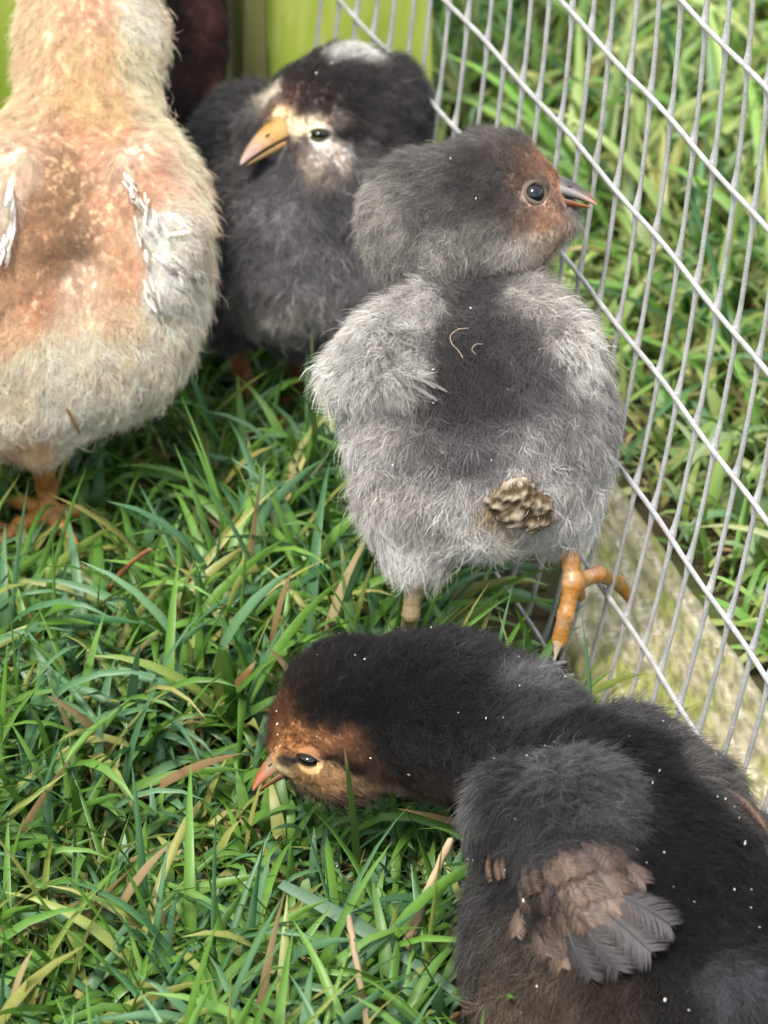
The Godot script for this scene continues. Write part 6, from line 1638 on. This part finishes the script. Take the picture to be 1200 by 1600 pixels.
func outside_spot(r: RandomNumberGenerator) -> Variant:
	var p := Vector3(r.randf_range(-0.35, 0.45), 0, lerpf(0.34, -0.95, pow(r.randf(), 1.15)))
	var off := (p - mesh_point(0, -2)).dot(mesh_out())
	if off < RAIL_W + 0.012 and p.z > -0.20: return null
	if off < RAIL_W + 0.045 and p.z > -0.20: p.y = -1.0
	if p.z < -0.10 and p.z > -0.2 and off < 0.07: return null
	return p


# grey specks that multiply a surface's own colour
func speckle(seed_: int, freq: float, low: float) -> Texture2D:
	var n := FastNoiseLite.new()
	n.seed = seed_
	n.frequency = freq
	n.fractal_octaves = 4
	var im := n.get_seamless_image(256, 256)
	im.convert(Image.FORMAT_RGB8)
	for y in 256:
		for x in 256:
			var g := lerpf(low, 1.0, smoothstep(0.15, 0.75, im.get_pixel(x, y).r))
			im.set_pixel(x, y, Color(g, g, g))
	return ImageTexture.create_from_image(im)


func grass_materials() -> void:
	var im := Image.create(64, 256, false, Image.FORMAT_RGB8)
	var r := RandomNumberGenerator.new()
	r.seed = 77
	var vein := []
	for x in 64: vein.append(0.80 + 0.20 * absf(sin(x * 0.55)) + r.randfn(0, 0.03))
	for y in 256:
		var band := r.randfn(0, 0.015)
		for x in 64:
			var g: float = vein[x] + band + r.randfn(0, 0.025)
			if absf(x - 31.5) < 2.0: g *= 1.12
			im.set_pixel(x, y, Color(clampf(g, 0, 1), clampf(g, 0, 1), clampf(g * 0.97, 0, 1)))
	var m := vmat("grass", 0.44, 0.45, 0.6)
	m.albedo_texture = ImageTexture.create_from_image(im)
	m.vertex_color_use_as_albedo = true
	mats.grass = m
	# mesh, share of the blades, width factor, dry
	mats.blades = []
	for k in [[1, 0.5, 0.3, 0.16, 1.0, false], [2, 1.3, -0.5, 0.19, 1.1, false], [3, 2.1, 0.6, 0.17, 0.95, false], [4, 0.9, 1.4, 0.17, 1.2, false], [5, 2.8, -1.2, 0.12, 0.75, false], [6, 1.7, 0.2, 0.07, 1.3, false], [8, 0.3, 0.9, 0.08, 0.5, false], [9, 1.2, 0.5, 0.025, 0.55, false], [7, 0.4, 1.8, 0.016, 0.42, true]]:
		var ribs := []
		mats.blades.append([blade(k[0], k[1], k[2], ribs), k[3], k[4], k[5], ribs])
	mats.water = StandardMaterial3D.new()
	mats.water.resource_name = "water"
	mats.water.albedo_color = Color(1, 1, 1, 0.02)
	mats.water.roughness = 0.02
	mats.water.refraction_enabled = true
	mats.water.refraction_scale = 0.033
	mats.drop = ball(Vector3.ZERO, Vector3.RIGHT, Vector3.UP, Vector3.BACK, Color.WHITE, 8, 12)


func _ready() -> void:
	var cam := Camera3D.new()
	cam.name = "camera"
	cam.position = EYE
	cam.rotation_degrees = Vector3(-32, 0, 0)
	cam.fov = FOV
	cam.near = 0.05
	cam.far = 900.0
	var lens := CameraAttributesPhysical.new()
	lens.frustum_focal_length = 90.0
	lens.frustum_focus_distance = 0.88
	lens.exposure_aperture = 17.0
	lens.frustum_near = 0.05
	lens.frustum_far = 900.0
	cam.attributes = lens
	cam.fov = FOV
	add_child(cam)
	cam.current = true

	var env := Environment.new()
	env.background_mode = Environment.BG_SKY
	var sky := Sky.new()
	var sm := ProceduralSkyMaterial.new()
	sm.sky_top_color = Color(0.91, 0.92, 0.94)
	sm.sky_horizon_color = Color(0.83, 0.84, 0.85)
	sm.sky_curve = 0.25
	sm.ground_bottom_color = Color(0.16, 0.20, 0.11)
	sm.ground_horizon_color = Color(0.34, 0.38, 0.28)
	sky.sky_material = sm
	env.sky = sky
	env.tonemap_mode = Environment.TONE_MAPPER_LINEAR
	env.tonemap_exposure = 3.1
	env.sdfgi_enabled = true
	env.ssao_enabled = true
	env.ssil_enabled = true
	var we := WorldEnvironment.new()
	we.name = "world"
	we.environment = env
	add_child(we)

	var sun := DirectionalLight3D.new()
	sun.name = "sun"
	sun.light_energy = 0.8
	sun.light_color = Color(1.0, 0.97, 0.92)
	sun.light_angular_distance = 14.0
	sun.shadow_enabled = true
	sun.rotation_degrees = Vector3(-62, -28, 0)
	add_child(sun)

	grass_materials()
	mats.skin = vmat("skin", 0.75, 0.3)
	mats.down = vmat("down", 0.62, 0.35, 1.0)
	mats.down.rim_enabled = true
	mats.down.rim = 0.35
	mats.down.rim_tint = 0.0
	mats.down_dark = vmat("dark down", 0.6, 0.35, 1.0)
	mats.down_dark.rim_enabled = true
	mats.down_dark.rim = 0.06
	mats.fleck = ball(Vector3.ZERO, Vector3.RIGHT, Vector3.UP, Vector3.BACK, Color.WHITE, 4, 7)
	mats.feather = vmat("feather", 0.55, 0.4, 0.2)
	mats.eye = vmat("eye", 0.05, 0.4)
	mats.eye.clearcoat_enabled = true
	mats.eye.clearcoat = 0.3
	mats.eye.clearcoat_roughness = 0.03
	mats.beak = vmat("beak", 0.42, 0.5)
	mats.leg = vmat("leg skin", 0.45, 0.5)
	mats.zinc = vmat("zinc", 0.48, 0.6)
	mats.zinc.metallic = 0.3
	mats.wood = vmat("wood", 0.85, 0.3)
	mats.wood.albedo_texture = speckle(21, 0.04, 0.74)
	mats.wood.uv1_triplanar = true
	mats.wood.uv1_world_triplanar = true
	mats.wood.uv1_scale = Vector3(34, 34, 11)
	mats.zinc.albedo_texture = speckle(22, 0.09, 0.80)
	mats.zinc.uv1_triplanar = true
	mats.zinc.uv1_world_triplanar = true
	mats.zinc.uv1_scale = Vector3(70, 70, 70)
	mats.leg.albedo_texture = mats.zinc.albedo_texture
	mats.leg.uv1_triplanar = true
	mats.leg.uv1_scale = Vector3(50, 50, 50)
	mats.crust = vmat("crust", 0.8, 0.3)
	mats.algae = vmat("algae covered wood", 0.8, 0.3)
	mats.soil = vmat("soil", 0.9, 0.2)
	mats.straw = vmat("straw", 0.65, 0.4)
	mats.tuft_a = down_tuft(1, 11, 0.22, 0.80, 0.55, 0.25, 0.0085, 0.10)
	mats.tuft_b = down_tuft(2, 11, 0.16, 0.62, 0.70, 0.75, 0.0085, 0.06)
	mats.tuft_c = down_tuft(3, 4, 0.12, 1.0, 0.6, -0.3, 0.007, 0.06)

	build_ground()
	build_rail()
	build_fence()
	build_end()
	lay_grass("grass", "short green lawn grass inside the run with damp blades lying every way", inside_spot, GRASS_IN, 11, 0.044, 0.0031, 0.62, 0, 0.88, 420)
	lay_grass("grass_outside", "longer rough grass growing outside beyond the wire mesh", outside_spot, GRASS_OUT, 12, 0.062, 0.0038, 0.6, 2, 1.22)
	lay_grass("thatch_outside", "yellowed moss and old thatch under the rough grass beyond the wire", outside_spot, 26000, 14, 0.026, 0.0018, 0.9, 1, 1.35)
	lay_grass("thatch", "short thin moss and old yellowed thatch under the lawn grass of the run", inside_spot, 26000, 13, 0.020, 0.0014, 0.9, 1, 1.0)
	var buff := make_chick(buff_chick())
	var brown := make_chick(brown_chick())
	var black := make_chick(black_chick())
	var grey := make_chick(grey_chick())
	var front := make_chick(front_chick())
	droppings(grey, [[Vector3(0.01016, 0.07448, 0.03525), 0.00248], [Vector3(0.01413, 0.07221, 0.03499), 0.00279], [Vector3(0.01817, 0.06844, 0.03392), 0.00233], [Vector3(0.01204, 0.06741, 0.0351), 0.00248], [Vector3(0.01621, 0.06423, 0.03351), 0.00248], [Vector3(0.0192, 0.07139, 0.03392), 0.00171], [Vector3(0.00955, 0.06982, 0.03562), 0.00186], [Vector3(0.02025, 0.06567, 0.03261), 0.00155], [Vector3(0.01319, 0.07601, 0.03476), 0.00201], [Vector3(0.00708, 0.07195, 0.03578), 0.00155]])
	thread(grey, [Vector3(0.00099, 0.10817, 0.0164), Vector3(-0.00144, 0.10857, 0.01765), Vector3(-0.00328, 0.10766, 0.01895), Vector3(-0.00299, 0.10662, 0.02106), Vector3(-0.00149, 0.10526, 0.02185), Vector3(-0.00044, 0.10402, 0.02317)], 0.0001, Color(0.2349, 0.1777, 0.1168))
	thread(grey, [Vector3(0.00414, 0.10623, 0.02065), Vector3(0.00262, 0.10649, 0.02114), Vector3(0.0017, 0.10563, 0.02214), Vector3(0.0026, 0.10464, 0.02248)], 0.00009, Color(0.2349, 0.1777, 0.1168))
	thread(grey, [Vector3(-0.02069, 0.07096, 0.0326), Vector3(-0.0215, 0.0697, 0.03293), Vector3(-0.02173, 0.06811, 0.03249)], 0.00022, Color(0.3465, 0.3237, 0.2605))
	thread(buff, [Vector3(0.00462, 0.05772, 0.04017), Vector3(0.00609, 0.05405, 0.03978), Vector3(0.00718, 0.04972, 0.0383)], 0.00045, Color(0.1525, 0.0765, 0.0237))
	stalk("upright broken dry stalk in the grass at the bottom edge left of the front chick", Vector3(-0.00028, 0, 0.26032), Vector3(-0.00759, 0.03971, 0.24203), 0.001, 0.0011, Color(0.2605, 0.1939, 0.1209), 1)
	stalk("tan dry stalk leaning in the grass beside the front chick's breast", Vector3(-0.00029, 0, 0.22784), Vector3(0.0147, 0.04171, 0.2172), 0.002, 0.0014, Color(0.3312, 0.2349, 0.1477), 2)
	stalk("thin brown stalk lying in the grass below the buff chick", Vector3(-0.07617, 0, 0.0717), Vector3(-0.05794, 0.03855, 0.09301), 0.004, 0.0009, Color(0.1939, 0.0865, 0.0308), 3)
	lone_blade("narrow green grass blade standing upright across the front chick's cheek", Vector3(-0.00599, 0, 0.18349), Vector3(-0.00881, 0.05642, 0.20211), Vector3(0.31, 1.2, 0.8), 0.0024, 0.001, Color(0.0795, 0.1373, 0.0342), false)
	lone_blade("tall pointed grass blade between the grey chick and the black chick", Vector3(-0.01916, 0, 0.01061), Vector3(-0.01852, 0.07519, 0.04653), Vector3(0.32, 1.11, 0.86), 0.0024, 0.001, Color(0.0973, 0.1758, 0.0401), false)
	lone_blade("pale arching grass blade reaching up to the grey chick's left wing", Vector3(-0.03388, 0, 0.0139), Vector3(-0.00875, 0.07256, 0.07175), Vector3(0.32, 1.12, 0.86), 0.0026, -0.008, Color(0.1958, 0.2171, 0.1231), false)
	lone_blade("wide bright green blade leaning left over the grass below the buff chick", Vector3(-0.05006, 0, 0.10074), Vector3(-0.07712, 0.02854, 0.08393), Vector3(0.37, 1.15, 0.83), 0.0042, 0.003, Color(0.0572, 0.1758, 0.0401), false)
	lone_blade("broad green blade leaning left above the front chick's head", Vector3(-0.02156, 0, 0.11334), Vector3(-0.04425, 0.02815, 0.0995), Vector3(0.33, 1.16, 0.83), 0.0042, 0.003, Color(0.0391, 0.1394, 0.0401), false)
	lone_blade("pale green upright blade in front of the grey chick's fluffy left thigh", Vector3(-0.00644, 0, 0.10497), Vector3(-0.01059, 0.04406, 0.09782), Vector3(0.31, 1.15, 0.83), 0.0034, 0.001, Color(0.1192, 0.2171, 0.081), false)
	lone_blade("green blade rising beside the grey chick's left shank", Vector3(0, 0, 0.10216), Vector3(0.00617, 0.05338, 0.11911), Vector3(0.3, 1.16, 0.83), 0.003, 0.002, Color(0.0511, 0.1394, 0.0256), false)
	lone_blade("curved straw coloured dry leaf lying in the grass at the left edge", Vector3(-0.08145, 0, 0.10216), Vector3(-0.09454, 0.02512, 0.08607), Vector3(0.39, 1.16, 0.83), 0.0034, 0.002, Color(0.3154, 0.2171, 0.1079), true)
	lone_blade("withered tan leaf folded over the grass left of the front chick's head", Vector3(-0.04481, 0, 0.11886), Vector3(-0.0315, 0.02149, 0.11546), Vector3(0.34, 1.17, 0.82), 0.004, 0.002, Color(0.2171, 0.1231, 0.0488), true)
	lone_blade("long grey green blade lying flat along the bottom of the grass", Vector3(-0.02343, 0.022, 0.2073), Vector3(0.0252, 0.01352, 0.24425), Vector3(0.3, 1.22, 0.78), 0.0038, 0.004, Color(0.0795, 0.1481, 0.0939), false)
